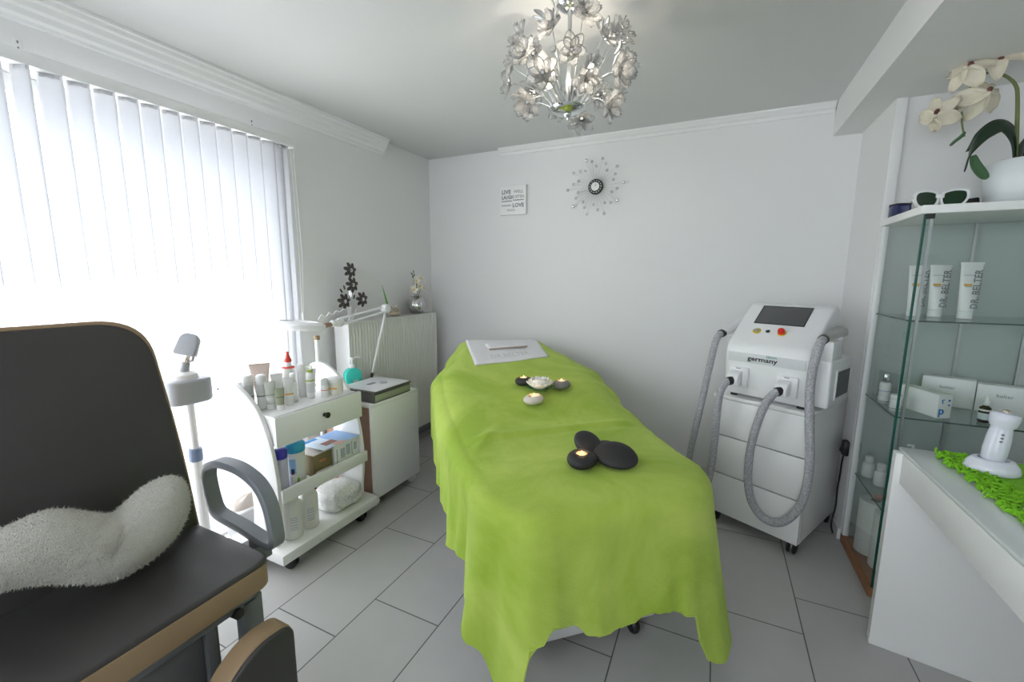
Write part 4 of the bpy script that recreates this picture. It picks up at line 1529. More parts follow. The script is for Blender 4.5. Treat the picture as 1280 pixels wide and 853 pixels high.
# ================================================================== ROLLING CABINET, STERILISER, SOAP, MAGNIFIER
rcb = thing('rolling_cabinet', 'white fronted cabinet with brown sides on small wheels by the radiator', 'cabinet', (-1.78, 1.85, 0))
CX0, CX1, CY0, CY1, CZ0, CZ1 = -1.980, -1.622, 1.652, 2.046, 0.062, 0.60
m = MB()
m.b2((CX0, CY0, CZ0), (CX1 - 0.018, CY0 + 0.016, CZ1 - 0.018))
m.b2((CX0, CY1 - 0.016, CZ0), (CX1 - 0.018, CY1, CZ1 - 0.018))
m.b2((CX0, CY0, CZ0), (CX0 + 0.01, CY1, CZ1 - 0.018))
m.b2((CX0, CY0, CZ0), (CX1 - 0.018, CY1, CZ0 + 0.016))
m.build('carcass', BROWN, rcb, world=True)
MB().b2((CX0, CY0 - 0.002, CZ1 - 0.018), (CX1, CY1 + 0.002, CZ1), bev=0.002).build('top', WHITE2, rcb, world=True)
MB().b2((CX1 - 0.018, CY0, CZ0 - 0.005), (CX1, CY1, CZ1 - 0.0185), bev=0.002).build('front', WHITE2, rcb, world=True)
for (x, y_) in ((CX1 - 0.04, CY0 + 0.035), (CX1 - 0.04, CY1 - 0.035), (CX0 + 0.04, CY0 + 0.04), (CX0 + 0.04, CY1 - 0.04)):
    caster(rcb, x, y_, 0.025, PLASTIC, top=0.064)

st = thing('steriliser', 'flat grey and white steriliser box on the rolling cabinet', 'steriliser', (-1.755, 1.832, CZ1), 0.0)
STG = mat('steriliser_grey', (0.11, 0.105, 0.10), 0.4, bump=0.02)
MB().b2((-0.132, -0.155, 0.0), (0.13, 0.15, 0.052), bev=0.006).build('body', STG, st)
m = MB().b2((0.1295, -0.145, 0.008), (0.1325, 0.145, 0.044), bev=0.001)
m.build('front_strip', mat('sage_strip', (0.33, 0.36, 0.25), 0.4), st)
MB().b2((-0.134, -0.158, 0.0525), (0.135, 0.153, 0.064), bev=0.004).build('lid', STG, st)
MB().b2((-0.124, -0.140, 0.062), (0.130, 0.142, 0.0665), bev=0.002).build('lid_plate', mat('lid_grey', (0.80, 0.81, 0.83), 0.3, bump=0.01), st)
m = MB().b2((-0.03, -0.05, 0.0665), (0.0, 0.01, 0.0672))
m.build('lettering', GREYINK, st)
MB().lathe([(0, 0), (0.022, 0), (0.024, 0.004), (0.02, 0.006), (0, 0.006)], T(0.03, 0.03, 0.0666), 24).build('dial', LTGREY, st)

sp = thing('soap_dispenser', 'turquoise pump bottle of hand soap behind the steriliser', 'soap dispenser', (-1.93, 1.79, CZ1 + 0.0))
sp.location = (-1.945, 1.842, CZ1 + 0.0005)
TURQ = mat('turquoise_soap', (0.05, 0.68, 0.58), 0.25, bump=0.01)
m = MB()
m.prism(rounded_poly([(-0.050, 0), (0.050, 0), (0.050, 0.112), (0.024, 0.138), (-0.024, 0.138), (-0.050, 0.112)], [0.012, 0.012, 0.025, 0.015, 0.015, 0.025], 4), -0.026, 0.026,
        RZ(pi / 2 - 0.5) @ RX(pi / 2), bev=0.010, seg=3)
m.build('body', TURQ, sp)
m = MB()
m.lathe([(0, 0.134), (0.016, 0.134), (0.016, 0.160), (0.012, 0.165), (0.006, 0.166), (0.006, 0.190), (0, 0.190)], I4, 18)
m.lathe([(0, 0.188), (0.012, 0.188), (0.013, 0.196), (0.011, 0.202), (0, 0.203)], I4, 16)
m.tube(loft_path([(0, 0, 0.196), (0.012, 0.026, 0.198), (0.020, 0.050, 0.193)], 4), [0.006] * 8 + [0.004], 8)
m.build('pump', PLASTIC, sp)
m = MB()
m.b2((-0.008, -0.0285, 0.018), (0.046, -0.0280, 0.068), RZ(pi / 2 - 0.4), mi=0)
m.b2((0.002, -0.0292, 0.042), (0.038, -0.0283, 0.054), RZ(pi / 2 - 0.4), mi=1)
m.build('label', [mat('soap_label', (0.55, 0.72, 0.72), 0.4), mat('soap_label_plum', (0.28, 0.07, 0.14), 0.4)], sp)

mg = thing('magnifier_lamp', 'white magnifier lamp on a jointed double arm beside the radiator', 'lamp', (-1.92, 1.96, CZ1))
LX = -1.92
m = MB()
m.lathe([(0.085, 0), (0.122, 0.004), (0.130, 0.014), (0.128, 0.030), (0.110, 0.040), (0.088, 0.042), (0.085, 0.034)], T(LX, 1.475, 1.012) @ RY(0.05) @ RX(-0.10), 40)
m.build('lamp_head', PLASTIC, mg, world=True)
MB().lathe([(0, 0.014), (0.086, 0.016), (0.086, 0.026), (0, 0.03)], T(LX, 1.475, 1.012) @ RY(0.05) @ RX(-0.10), 32).build('lens', CLEARPL, mg, world=True)
MB().tube([(LX, 1.60, 1.012), (LX, 1.69, 1.018)], 0.013, 12).build('hinge', BROWN, mg, world=True)
m = MB()
m.ball((LX, 1.735, 1.020), (0.022, 0.045, 0.024), nu=16, nv=10)
m.ball((LX, 1.695, 1.022), (0.02, 0.02, 0.02), nu=12, nv=8)
m.build('knuckle', PLASTIC, mg, world=True)
m = MB()
m.tube([(LX - 0.012, 1.74, 1.040), (LX - 0.012, 2.118, 1.088)], 0.0075, 8)
m.tube([(LX + 0.012, 1.76, 1.012), (LX + 0.012, 2.12, 1.062)], 0.0075, 8)
m.build('upper_arm', PLASTIC, mg, world=True)
m = MB()
pts = [(LX, 1.60 + 0.025 * k, 1.05 + 0.022 * abs(sin(k * 1.5)) + 0.004 * k) for k in range(10)]
m.tube(loft_path(pts, 4), 0.003, 6)
m.build('cable', TRIM, mg, world=True)
MB().lathe([(0, -0.02), (0.026, -0.02), (0.030, -0.012), (0.030, 0.012), (0.026, 0.02), (0, 0.02)], T(LX, 2.12, 1.078) @ RY(pi / 2), 24).build('elbow', PLASTIC, mg, world=True)
m = MB().tube([(LX, 2.118, 1.06), (LX, 1.978, 0.68)], 0.0075, 10)
m.build('lower_arm', PLASTIC, mg, world=True)
MB().tube([(LX, 1.978, 0.682), (LX, 1.967, 0.650)], 0.009, 10).build('arm_tip', BLACK, mg, world=True)
m = MB()
m.tube([(LX, 1.968, 0.655), (LX, 1.968, CZ1 + 0.001)], 0.012, 12)
m.b2((LX - 0.02, 1.945, CZ1 + 0.0005), (LX + 0.02, 2.02, CZ1 + 0.012), bev=0.003)
m.lathe([(0, -0.014), (0.018, -0.014), (0.02, 0), (0.018, 0.014), (0, 0.014)], T(LX, 2.0, 0.645) @ RY(pi / 2), 20)
m.build('clamp', PLASTIC, mg, world=True)

# slim white pole behind the trolley
pl_ = thing('lamp_pole', 'slim white floor pole with a tan collar behind the trolley', 'pole', (-2.05, 1.69, 0))
MB().lathe([(0, 0), (0.075, 0), (0.078, 0.006), (0.07, 0.018), (0.012, 0.026), (0, 0.026)], I4, 28).build('foot', PLASTIC, pl_)
MB().tube([(0, 0, 0.02), (0, 0, 0.925)], 0.0125, 16).build('tube', PLASTIC, pl_)
MB().lathe([(0, 0.922), (0.016, 0.922), (0.017, 0.93), (0.016, 0.945), (0, 0.947)], I4, 18).build('collar', TAN, pl_)

# ================================================================== FACIAL STEAMER
fs_ = thing('facial_steamer', 'white and grey facial steamer on a pole stand between chair and trolley', 'steamer', (-1.90, 0.945, 0))
SX, SY = -1.90, 0.945
MB().tube([(SX, SY, 0.10), (SX, SY - 0.004, 0.55)], 0.0195, 18).build('lower_pole', PLASTIC, fs_, world=True)
MB().tube([(SX, SY - 0.004, 0.55), (SX, SY - 0.006, 0.80)], 0.015, 18).build('upper_pole', PLASTIC, fs_, world=True)
m = MB().lathe([(0.018, -0.028), (0.023, -0.026), (0.0245, 0), (0.023, 0.026), (0.018, 0.028)], T(SX, SY - 0.004, 0.548), 28, fn=lambda a, r, z: r * (1 + 0.03 * sin(a * 10)))
m.build('clamp_ring', mat('slate_blue', (0.17, 0.23, 0.36), 0.45, bump=0.02), fs_, world=True)
m = MB()
m.prism(rounded_poly([(-0.05, -0.085), (0.045, -0.085), (0.065, -0.03), (0.065, 0.045), (0.035, 0.075), (-0.05, 0.075)], 0.03, 6), 0.775, 0.872, T(SX, SY - 0.005, 0), bev=0.012, seg=3)
m.build('tank_housing', LTGREY, fs_, world=True)
MB().lathe([(0, 0), (0.048, 0), (0.045, 0.02), (0.03, 0.03), (0, 0.032)], T(SX - 0.005, SY - 0.012, 0.871), 28).build('tank_lid', PLASTIC, fs_, world=True)
m = MB()
m.tube([(SX, SY - 0.015, 0.895), (SX + 0.005, SY - 0.002, 0.955)], [0.018, 0.014], 14)
m.build('arm', LTGREY, fs_, world=True)
m = MB()
m.tube([(SX + 0.005, SY - 0.002, 0.94), (SX + 0.02, SY + 0.012, 0.985)], [0.017, 0.021], 16)
m.lathe([(0, 0), (0.022, 0.0), (0.024, 0.006), (0.02, 0.014), (0, 0.014)], align((0.6, 0.6, -0.3), (SX + 0.02, SY + 0.012, 0.962)), 20)
m.build('nozzle', CHROME, fs_, world=True)
m = MB().prism(rounded_poly([(-0.04, -0.045), (0.04, -0.045), (0.034, 0.028), (0.020, 0.045), (-0.020, 0.045), (-0.034, 0.028)], 0.012, 4), -0.016, 0.016,
               T(SX + 0.012, SY + 0.006, 1.008) @ RZ(0.75) @ RX(pi / 2 - 0.35) @ RZ(-0.25), bev=0.006)
m.build('steam_head', LTGREY, fs_, world=True)
m = MB()
m.ball((SX, SY, 0.10), (0.045, 0.045, 0.03), nu=18, nv=10)
m.build('hub', PLASTIC, fs_, world=True)
LEGT = [(-1.752, 1.045), (-1.83, 0.80), (-2.02, 0.80), (-2.04, 1.04)]
for k, (ex, ey) in enumerate(LEGT):
    MB().tube([(SX, SY, 0.10), (ex, ey, 0.068)], [0.017, 0.013], 12).build('leg', PLASTIC, fs_, world=True)
    caster(fs_, ex, ey, 0.026, BLACK, top=0.066, a=0.3 + k)

# small storage bin beside the window
bn = thing('storage_bin', 'small white plastic bin with a beige cloth on top below the window', 'bin', (-1.990, 1.20, 0))
m = MB()
m.prism(rounded_poly([(-0.046, -0.10), (0.046, -0.10), (0.046, 0.10), (-0.046, 0.10)], 0.02, 4), 0.0, 0.17, bev=0.006)
m.build('tub', mat('bin_grey', (0.62, 0.62, 0.64), 0.4, bump=0.01), bn)
MB().b2((-0.05, -0.105, 0.166), (0.05, 0.105, 0.178), bev=0.004).build('rim', PLASTIC, bn)
m = MB().ball((0, 0, 0.178), (0.042, 0.09, 0.055), nu=20, nv=12, fn=lambda p: Vector((p.x * (1 + 0.1 * sin(5 * p.y)), p.y, max(0, p.z) * (1 + 0.15 * sin(6 * p.x + 4 * p.y)))))
m.build('cloth', mat('beige_cloth', (0.62, 0.55, 0.50), 0.9, bump=0.4), bn)

# ================================================================== TREATMENT CHAIR
cr = thing('treatment_chair', 'large charcoal padded chair with tan edges and one grey loop armrest', 'chair', (-1.25, 0.40, 0))
seat_poly = rounded_poly([(-1.47, 0.10), (-1.075, 0.10), (-1.075, 0.697), (-1.47, 0.697)], [0.02, 0.05, 0.05, 0.02], 6)
st_ = MB().prism(seat_poly, 0.468, 0.502, bev=0.010, seg=3).build('seat', VINYL, cr, world=True)
MB().prism(rounded_poly([(-1.465, 0.104), (-1.072, 0.104), (-1.072, 0.694), (-1.465, 0.694)], [0.02, 0.05, 0.05, 0.02], 6), 0.425, 0.490, bev=0.004, seg=2).build('seat_edge', TAN, st_, world=True)
# backrest: local frame, x across (world y), y up the slope, z thickness
SLP = math.atan(0.276)
Bx, By, Bz = Vector((0, 1, 0)), Vector((-sin(SLP), 0, cos(SLP))), Vector((cos(SLP), 0, sin(SLP)))
MBk = Matrix(((Bx.x, By.x, Bz.x, -1.433), (Bx.y, By.y, Bz.y, 0), (Bx.z, By.z, Bz.z, 0.5), (0, 0, 0, 1)))
bp_ = rounded_poly([(0.09, -0.04), (0.693, -0.04), (0.705, 0.25), (0.694, 0.664), (0.10, 0.664)], [0.04, 0.03, 0.3, 0.13, 0.13], 10)
bkr = MB().prism(bp_, -0.012, 0.0, MBk, bev=0.008, seg=3).build('backrest', VINYL, cr, world=True)
bp2 = rounded_poly([(0.088, -0.042), (0.702, -0.042), (0.714, 0.25), (0.705, 0.677), (0.098, 0.677)], [0.04, 0.03, 0.3, 0.13, 0.13], 10)
MB().prism(bp2, -0.075, -0.006, MBk, bev=0.010, seg=3).build('backrest_edge', TAN, bkr, world=True)
# loop armrest
loop = [(-1.496, 0.618), (-1.482, 0.652), (-1.444, 0.672), (-1.399, 0.681), (-1.320, 0.679), (-1.250, 0.658), (-1.210, 0.628), (-1.187, 0.590), (-1.176, 0.550), (-1.169, 0.505), (-1.168, 0.478), (-1.180, 0.461), (-1.205, 0.457),
        (-1.240, 0.461), (-1.329, 0.477), (-1.435, 0.489), (-1.466, 0.502), (-1.480, 0.531), (-1.492, 0.580)]
lp = loft_path([(a, 0.772, b_) for a, b_ in loop] + [(loop[0][0], 0.772, loop[0][1])], 5)[:-1]
m = MB()
k = len(lp)
vs2, fs2 = [], []
RECT = [(-0.012, -0.019), (-0.006, -0.023), (0.006, -0.023), (0.012, -0.019), (0.012, 0.019), (0.006, 0.023), (-0.006, 0.023), (-0.012, 0.019)]
for i in range(k):
    d = (lp[(i + 1) % k] - lp[i - 1]).normalized()
    nrm = Vector((d.z, 0, -d.x))
    for (a, b_) in RECT:
        vs2.append(lp[i] + nrm * a + Vector((0, b_, 0)))
for i in range(k):
    for j in range(8):
        a, b_ = i * 8 + j, i * 8 + (j + 1) % 8
        c, d = ((i + 1) % k) * 8 + (j + 1) % 8, ((i + 1) % k) * 8 + j
        fs2.append([a, b_, c, d])
m.add(vs2, fs2)
m.build('armrest', GREYPL, cr, world=True, ang=50)
m = MB()
m.b2((-1.33, 0.66, 0.40), (-1.22, 0.79, 0.425), bev=0.004)
m.tube([(-1.28, 0.772, 0.41), (-1.28, 0.772, 0.470)], 0.016, 12)
m.build('armrest_bracket', GREYPL, cr, world=True)
# under-frame
FG = mat('frame_grey', (0.17, 0.18, 0.19), 0.4, 0.3, bump=0.02)
m = MB()
m.b2((-1.42, 0.16, 0.385), (-1.10, 0.66, 0.424), bev=0.006)
m.b2((-1.135, 0.615, 0.20), (-1.10, 0.672, 0.40), bev=0.004)
m.b2((-1.135, 0.53, 0.13), (-1.115, 0.555, 0.40), bev=0.003)
m.build('seat_frame', FG, cr, world=True)
m = MB()
m.b2((-1.40, 0.22, 0.10), (-1.14, 0.58, 0.39), bev=0.02)
m.build('column', mat('column_cover', (0.13, 0.135, 0.135), 0.5, bump=0.02), cr, world=True)
m = MB()
m.b2((-1.52, 0.12, 0.02), (-1.08, 0.66, 0.10), bev=0.02)
m.build('base', FG, cr, world=True)
for (x, y_) in ((-1.47, 0.17), (-1.13, 0.17), (-1.47, 0.61), (-1.13, 0.61)):
    MB().lathe([(0, 0), (0.022, 0), (0.024, 0.004), (0.02, 0.022), (0, 0.022)], T(x, y_, 0), 16).build('foot', BLACK, cr, world=True)
MB().tube([(-1.115, 0.60, 0.385), (-1.09, 0.602, 0.385)], 0.014, 14).build('knob', BLACK, cr, world=True)
# leg rest pad hanging in front of the seat
lg = rounded_poly([(0.415, 0.02), (0.655, 0.02), (0.655, 0.372), (0.56, 0.385), (0.47, 0.33)], [0.03, 0.03, 0.035, 0.12, 0.1], 8)
ML = Matrix(((0, 0, 1, 0), (1, 0, 0, 0), (0, 1, 0, 0), (0, 0, 0, 1)))
lr = MB().prism(lg, -0.962, -0.948, ML, bev=0.006, seg=3).build('leg_rest', VINYL, cr, world=True)
MB().prism(rounded_poly([(0.413, 0.018), (0.657, 0.018), (0.657, 0.374), (0.56, 0.388), (0.468, 0.332)], [0.03, 0.03, 0.035, 0.12, 0.1], 8), -1.022, -0.958, ML, bev=0.008, seg=3).build('leg_rest_edge', TAN, lr, world=True)
MB().b2((-1.10, 0.55, 0.20), (-1.02, 0.60, 0.24), bev=0.004).build('leg_rest_arm', FG, cr, world=True)

# heart pillow leaning on the backrest
hp = thing('heart_cushion', 'fluffy cream heart shaped cushion leaning on the charcoal chair back', 'cushion', (-1.35, 0.45, 0.503))
OUTL = [(0.16, 0.66), (0.19, 0.705), (0.25, 0.738), (0.293, 0.745), (0.332, 0.752), (0.375, 0.743), (0.419, 0.712), (0.455, 0.688), (0.475, 0.690), (0.494, 0.702), (0.542, 0.726), (0.595, 0.732), (0.625, 0.712),
        (0.634, 0.665), (0.622, 0.617), (0.598, 0.582), (0.560, 0.550), (0.510, 0.530), (0.45, 0.522), (0.403, 0.535), (0.357, 0.566), (0.30, 0.600), (0.25, 0.618), (0.20, 0.628), (0.17, 0.638)]
OL = loft_path([(a, b_, 0) for a, b_ in OUTL] + [(OUTL[0][0], OUTL[0][1], 0)], 4)[:-1]
CC = Vector((0.425, 0.607, 0))


def edge_dist(p):
    best = 9
    for a, b_ in zip(OL, OL[1:] + OL[:1]):
        ab = b_ - a
        t = max(0, min(1, (p - a).dot(ab) / max(1e-9, ab.length_squared)))
        best = min(best, (a + ab * t - p).length)
    return best


m = MB()
NP = len(OL)
nr = 16
for side in (1, -1):
    vs3 = []
    for j in range(nr + 1):
        t = (j / nr) ** 1.25
        for p in OL:
            q_ = p + (CC - p) * t
            k_ = min(1.0, edge_dist(q_) / 0.085)
            th = 0.060 * sqrt(max(0, 1 - (1 - k_) ** 2)) * side
            w = q_.y - 0.5
            vs3.append((-1.433 + 0.145 - 0.22 * w + th * 0.97, q_.x, 0.5 + w + th * 0.2 + 0.006))
    fs3 = []
    for j in range(nr):
        for i in range(NP):
            a, b_ = j * NP + i, j * NP + (i + 1) % NP
            c, d = (j + 1) * NP + (i + 1) % NP, (j + 1) * NP + i
            fs3.append([a, b_, c, d] if side > 0 else [a, d, c, b_])
    m.add(vs3, fs3)
pill = m.build('pile_cover', PLUSH, hp, world=True, ang=180)
bm = bmesh.new()
bm.from_mesh(pill.data)
for _ in range(8):
    bmesh.ops.smooth_vert(bm, verts=bm.verts, factor=0.5, use_axis_x=True, use_axis_y=True, use_axis_z=True)
bm.normal_update()
fur_rnd = random.Random(21)
fv, ff = [], []
for f in bm.faces:
    area = f.calc_area()
    for _ in range(max(1, int(area * 42000))):
        ws = [fur_rnd.random() + 0.05 for _v in f.verts]
        tw_ = sum(ws)
        c = Vector((0, 0, 0))
        for w_, v_ in zip(ws, f.verts):
            c += v_.co * (w_ / tw_)
        d = (f.normal + Vector((fur_rnd.uniform(-.9, .9), fur_rnd.uniform(-.9, .9), fur_rnd.uniform(-1.0, .7)))).normalized()
        sd = d.cross(Vector((fur_rnd.uniform(-1, 1), fur_rnd.uniform(-1, 1), fur_rnd.uniform(-1, 1)))).normalized() * 0.0011
        ln = fur_rnd.uniform(0.004, 0.0095)
        b0 = len(fv)
        fv += [c - sd - f.normal * 0.001, c + sd - f.normal * 0.001, c + d * ln]
        ff.append([b0, b0 + 1, b0 + 2])
bm.to_mesh(pill.data)
bm.free()
fur = MB().add(fv, ff).build('pile', PLUSH, hp, merge=False)
fur['kind'] = 'stuff'

# ================================================================== LASER MACHINE ON DRAWER CABINET
A0 = math.atan2(-0.455, 0.89)
LB = Vector((0.416, 2.185, 0))
dc = thing('drawer_cabinet', 'white three drawer cabinet on wheels under the laser machine', 'cabinet', tuple(LB), A0)
W_, D_ = 0.432, 0.505
m = MB()
m.b2((-W_, 0.055, 0.062), (0, D_, 0.675), bev=0.003)
m.b2((-W_, 0.02, 0.062), (-W_ + 0.012, 0.056, 0.675))
m.b2((-0.012, 0.02, 0.062), (0, 0.056, 0.675))
m.build('body', WHITE, dc)
MB().b2((-W_ - 0.004, -0.004, 0.676), (0.004, D_ + 0.004, 0.695), bev=0.003).build('top', WHITE, dc)
for (za, zb) in ((0.485, 0.674), (0.279, 0.479), (0.062, 0.273)):
    MB().b2((-W_ + 0.001, 0.0, za), (-0.001, 0.019, zb), bev=0.002).build('drawer', WHITE, dc)
for (x, y_) in ((-0.03, 0.035), (-W_ + 0.035, 0.035), (-0.03, D_ - 0.04), (-W_ + 0.035, D_ - 0.04)):
    m = MB()
    M = T(x, y_, 0.0285)
    for sx in (-0.012, 0.012):
        m.lathe([(0, -0.007), (0.022, -0.007), (0.0275, -0.004), (0.0275, 0.004), (0.022, 0.007), (0, 0.007)], M @ T(sx, 0, 0) @ RY(pi / 2), 22)
    c_ = m.build('caster', BLACK, dc)
    m = MB()
    m.b2((x - 0.02, y_ - 0.016, 0.046), (x + 0.02, y_ + 0.016, 0.0625), bev=0.002)
    m.b2((x - 0.004, y_ - 0.012, 0.02), (x + 0.004, y_ + 0.012, 0.05))
    m.build('caster_fork', CHROME, c_)

MZ = 0.7095
lm = thing('laser_machine', 'white desktop hair removal laser with two grey hoses on the drawer cabinet', 'laser machine', tuple(LB + Vector((0, 0, 0.695))), A0)
LZ = -0.695
mprof = rounded_poly([(0.01, 0.712), (-0.012, 0.93), (0.0, 0.968), (0.225, 1.150), (0.275, 1.160), (0.36, 1.10), (0.365, 0.712)], [0.012, 0.02, 0.025, 0.03, 0.03, 0.05, 0.02], 5)
Mp = Matrix(((0, 0, 1, 0), (1, 0, 0, 0), (0, 1, 0, LZ), (0, 0, 0, 1)))
m = MB().prism(mprof, -0.392, -0.022, Mp, bev=0.014, seg=3)
m.build('housing', PLASTIC, lm)
# recessed-looking front plates
def front_pt(a, z, o=0.0):
    t = (z - 0.712) / (0.93 - 0.712)
    return (a, 0.01 - 0.022 * t - o, z + LZ)


PANEL = mat('panel_grey', (0.70, 0.71, 0.73), 0.35, bump=0.01)
m = MB()
tiltf = math.atan(0.022 / 0.218)
Mf = T(-0.207, 0.0, LZ + 0.905) @ RX(tiltf)
m.b2((-0.168, -0.0125, -0.024), (0.168, -0.006, 0.022), Mf, bev=0.002)
m.build('name_panel', PANEL, lm)
m = MB()
Mt2 = T(-0.207, -0.0135, LZ + 0.898) @ RX(tiltf) @ RX(pi / 2)
m.text('germany', 0.034, Mt2 @ T(-0.01, -0.004) @ S(1.12, 0.9, 1), align_x='CENTER', bold=0.0006, mi=0)
m.text('ixion', 0.019, Mt2 @ T(0.030, 0.018) @ S(1.2, 1, 1), align_x='CENTER', mi=1)
m.build('lettering', [BLKINK, mat('teal_ink', (0.0, 0.28, 0.20), 0.5)], lm)
sl = math.atan((1.150 - 0.968) / 0.225)
Ms = T(-0.207, 0.0, LZ + 0.968) @ RX(sl)
SCR = mat('screen_grey', (0.10, 0.10, 0.105), 0.12, bump=0.0)
m = MB()
m.b2((-0.112, 0.152, -0.004), (0.102, 0.276, 0.0022), Ms, bev=0.0008)
m.build('screen', SCR, lm)
m = MB()
for (a, b_, c, d) in ((-0.115, 0.149, 0.105, 0.153), (-0.115, 0.275, 0.105, 0.279), (-0.115, 0.149, -0.111, 0.279), (0.101, 0.149, 0.105, 0.279)):
    m.b2((a, b_, -0.003), (c, d, 0.003), Ms)
m.build('screen_bezel', BLACK, lm)
for (x, col, h, nm, rd) in ((-0.080, mat('key_metal', (0.6, 0.6, 0.58), 0.3, 0.9), 0.006, 'key_switch', 0.011), (-0.030, mat('dark_green_button', (0.008, 0.05, 0.03), 0.3), 0.004, 'power_button', 0.009),
                            (0.030, mat('stop_red', (0.75, 0.03, 0.02), 0.35), 0.022, 'stop_button', 0.014)):
    bt = MB().lathe([(0, 0), (rd, 0), (rd * 1.05, h * 0.7), (rd * 0.8, h), (0, h)], Ms @ T(x, 0.095, 0.0035), 22).build(nm, col, lm)
    if nm != 'power_button':
        MB().lathe([(0, -0.001), (0.0185, -0.001), (0.0185, 0.003), (0, 0.0035)], Ms @ T(x, 0.095, 0.0), 24).build('collar', mat('button_yellow', (0.72, 0.52, 0.03), 0.4), bt)
# side wing with vent
m = MB()
m.b2((-0.03, 0.06, 0.712 + LZ), (0.036, 0.35, 0.925 + LZ), bev=0.010, seg=3)
m.build('side_wing', PLASTIC, lm)
VENT = mat('vent_grille', (0.20, 0.20, 0.21), 0.5, 0.3)
m = MB()
m.b2((0.034, 0.135, 0.752 + LZ), (0.0385, 0.315, 0.872 + LZ))
for k in range(13):
    m.b2((0.038, 0.137, 0.757 + LZ + k * 0.0088), (0.0405, 0.313, 0.7605 + LZ + k * 0.0088))
m.build('vent', VENT, lm)
m = MB()
for (a, b_, c, d) in ((0.125, 0.742, 0.325, 0.752), (0.125, 0.872, 0.325, 0.882), (0.125, 0.742, 0.135, 0.882), (0.315, 0.742, 0.325, 0.882)):
    m.b2((0.033, a, b_ + LZ), (0.042, c, d + LZ), bev=0.001)
m.build('vent_frame', PLASTIC, lm)
# feet
for (x, y_) in ((-0.36, 0.05), (-0.06, 0.05), (-0.36, 0.33), (-0.06, 0.33)):
    MB().lathe([(0, 0), (0.016, 0), (0.016, 0.018), (0, 0.018)], T(x, y_, 0.0005), 14).build('foot', BLACK, lm)
# connectors on the front
HOSE = heather_mat('hose_sleeve', (0.26, 0.26, 0.28), (0.55, 0.55, 0.58), 130)
for (a, z) in ((-0.318, 0.805), (-0.105, 0.797)):
    m = MB()
    m.b2((a - 0.045, -0.020, z - 0.048 + LZ), (a + 0.045, 0.002, z + 0.048 + LZ), bev=0.006)
    c_ = m.build('connector_plate', PLASTIC, lm)
    m = MB()
    pr = rounded_poly([(-0.02, -0.035), (-0.02, 0.035), (-0.062, 0.018), (-0.075, -0.012), (-0.068, -0.038)], 0.008, 4)
    m.prism(pr, a - 0.030, a + 0.022, Matrix(((0, 0, 1, 0), (1, 0, 0, 0), (0, 1, 0, z + LZ), (0, 0, 0, 1))), bev=0.005)
    m.build('plug', PLASTIC, c_)
    m = MB().b2((a - 0.010, -0.022, z + 0.040 + LZ), (a + 0.010, -0.019, z + 0.046 + LZ))
    m.build('catch', LTGREY, c_)
off = -0.072
big = [(0.012, -0.005, 1.028), (0.016, -0.045, 1.020), (0.016, -0.075, 0.98), (0.006, -0.075, 0.90), (0.004, -0.07, 0.80), (0.014, -0.065, 0.668), (0.030, -0.062, 0.494), (0.026, -0.06, 0.363), (0.0, -0.058, 0.257), (-0.057, -0.055, 0.172), (-0.125, -0.055, 0.158),
       (-0.183, -0.058, 0.211), (-0.211, -0.06, 0.322), (-0.210, -0.065, 0.485), (-0.183, -0.078, 0.631), (-0.152, -0.092, 0.725), (-0.128, -0.082, 0.772), (-0.114, -0.066, 0.783)]
h1 = loft_path([(a, b_, c + LZ) for a, b_, c in big], 6)
MB().tube(h1, 0.0175, 14).build('hose', HOSE, lm, ang=60)
sh = [(-0.445, 0.05, 1.002), (-0.448, 0.02, 0.990), (-0.452, -0.005, 0.94), (-0.468, -0.015, 0.80), (-0.492, -0.025, 0.60), (-0.515, -0.035, 0.42), (-0.522, -0.045, 0.28), (-0.490, -0.055, 0.175), (-0.44, -0.06, 0.165),
      (-0.41, -0.06, 0.21), (-0.392, -0.062, 0.31), (-0.382, -0.066, 0.471), (-0.376, -0.076, 0.619), (-0.362, -0.090, 0.726), (-0.344, -0.082, 0.778), (-0.328, -0.066, 0.790)]
h2 = loft_path([(a, b_, c + LZ) for a, b_, c in sh], 6)
MB().tube(h2, 0.0165, 14).build('hose', HOSE, lm, ang=60)
for p, q_ in ((h1[0], h1[3]), (h1[-1], h1[-4]), (h2[0], h2[3]), (h2[-1], h2[-4])):
    d = (p - q_).normalized()
    MB().tube([p - d * 0.012, p + d * 0.010], 0.0205, 16).build('hose_ferrule', BLACK, lm)
# holders with the handpieces
m = MB()
m.b2((-0.026, 0.075, 0.922 + LZ), (0.030, 0.20, 1.010 + LZ), bev=0.006)
m.b2((-0.02, 0.185, 1.0 + LZ), (0.028, 0.215, 1.035 + LZ), bev=0.006)
m.build('holder', PLASTIC, lm)
m = MB()
m.tube([(0.012, -0.003, 1.028 + LZ), (0.012, 0.10, 1.040 + LZ), (0.010, 0.2, 1.047 + LZ)], [0.019, 0.024, 0.026], 16)
m.b2((-0.016, 0.18, 1.025 + LZ), (0.036, 0.235, 1.062 + LZ), bev=0.008)
m.build('handpiece', CLEARPL, lm)
m = MB()
m.b2((-0.44, 0.09, 0.94 + LZ), (-0.388, 0.20, 0.99 + LZ), bev=0.006)
m.build('holder', PLASTIC, lm)
m = MB()
m.tube([(-0.445, 0.05, 1.004 + LZ), (-0.425, 0.14, 1.035 + LZ), (-0.405, 0.26, 1.085 + LZ)], [0.018, 0.023, 0.022], 16)
m.build('handpiece', PLASTIC, lm)

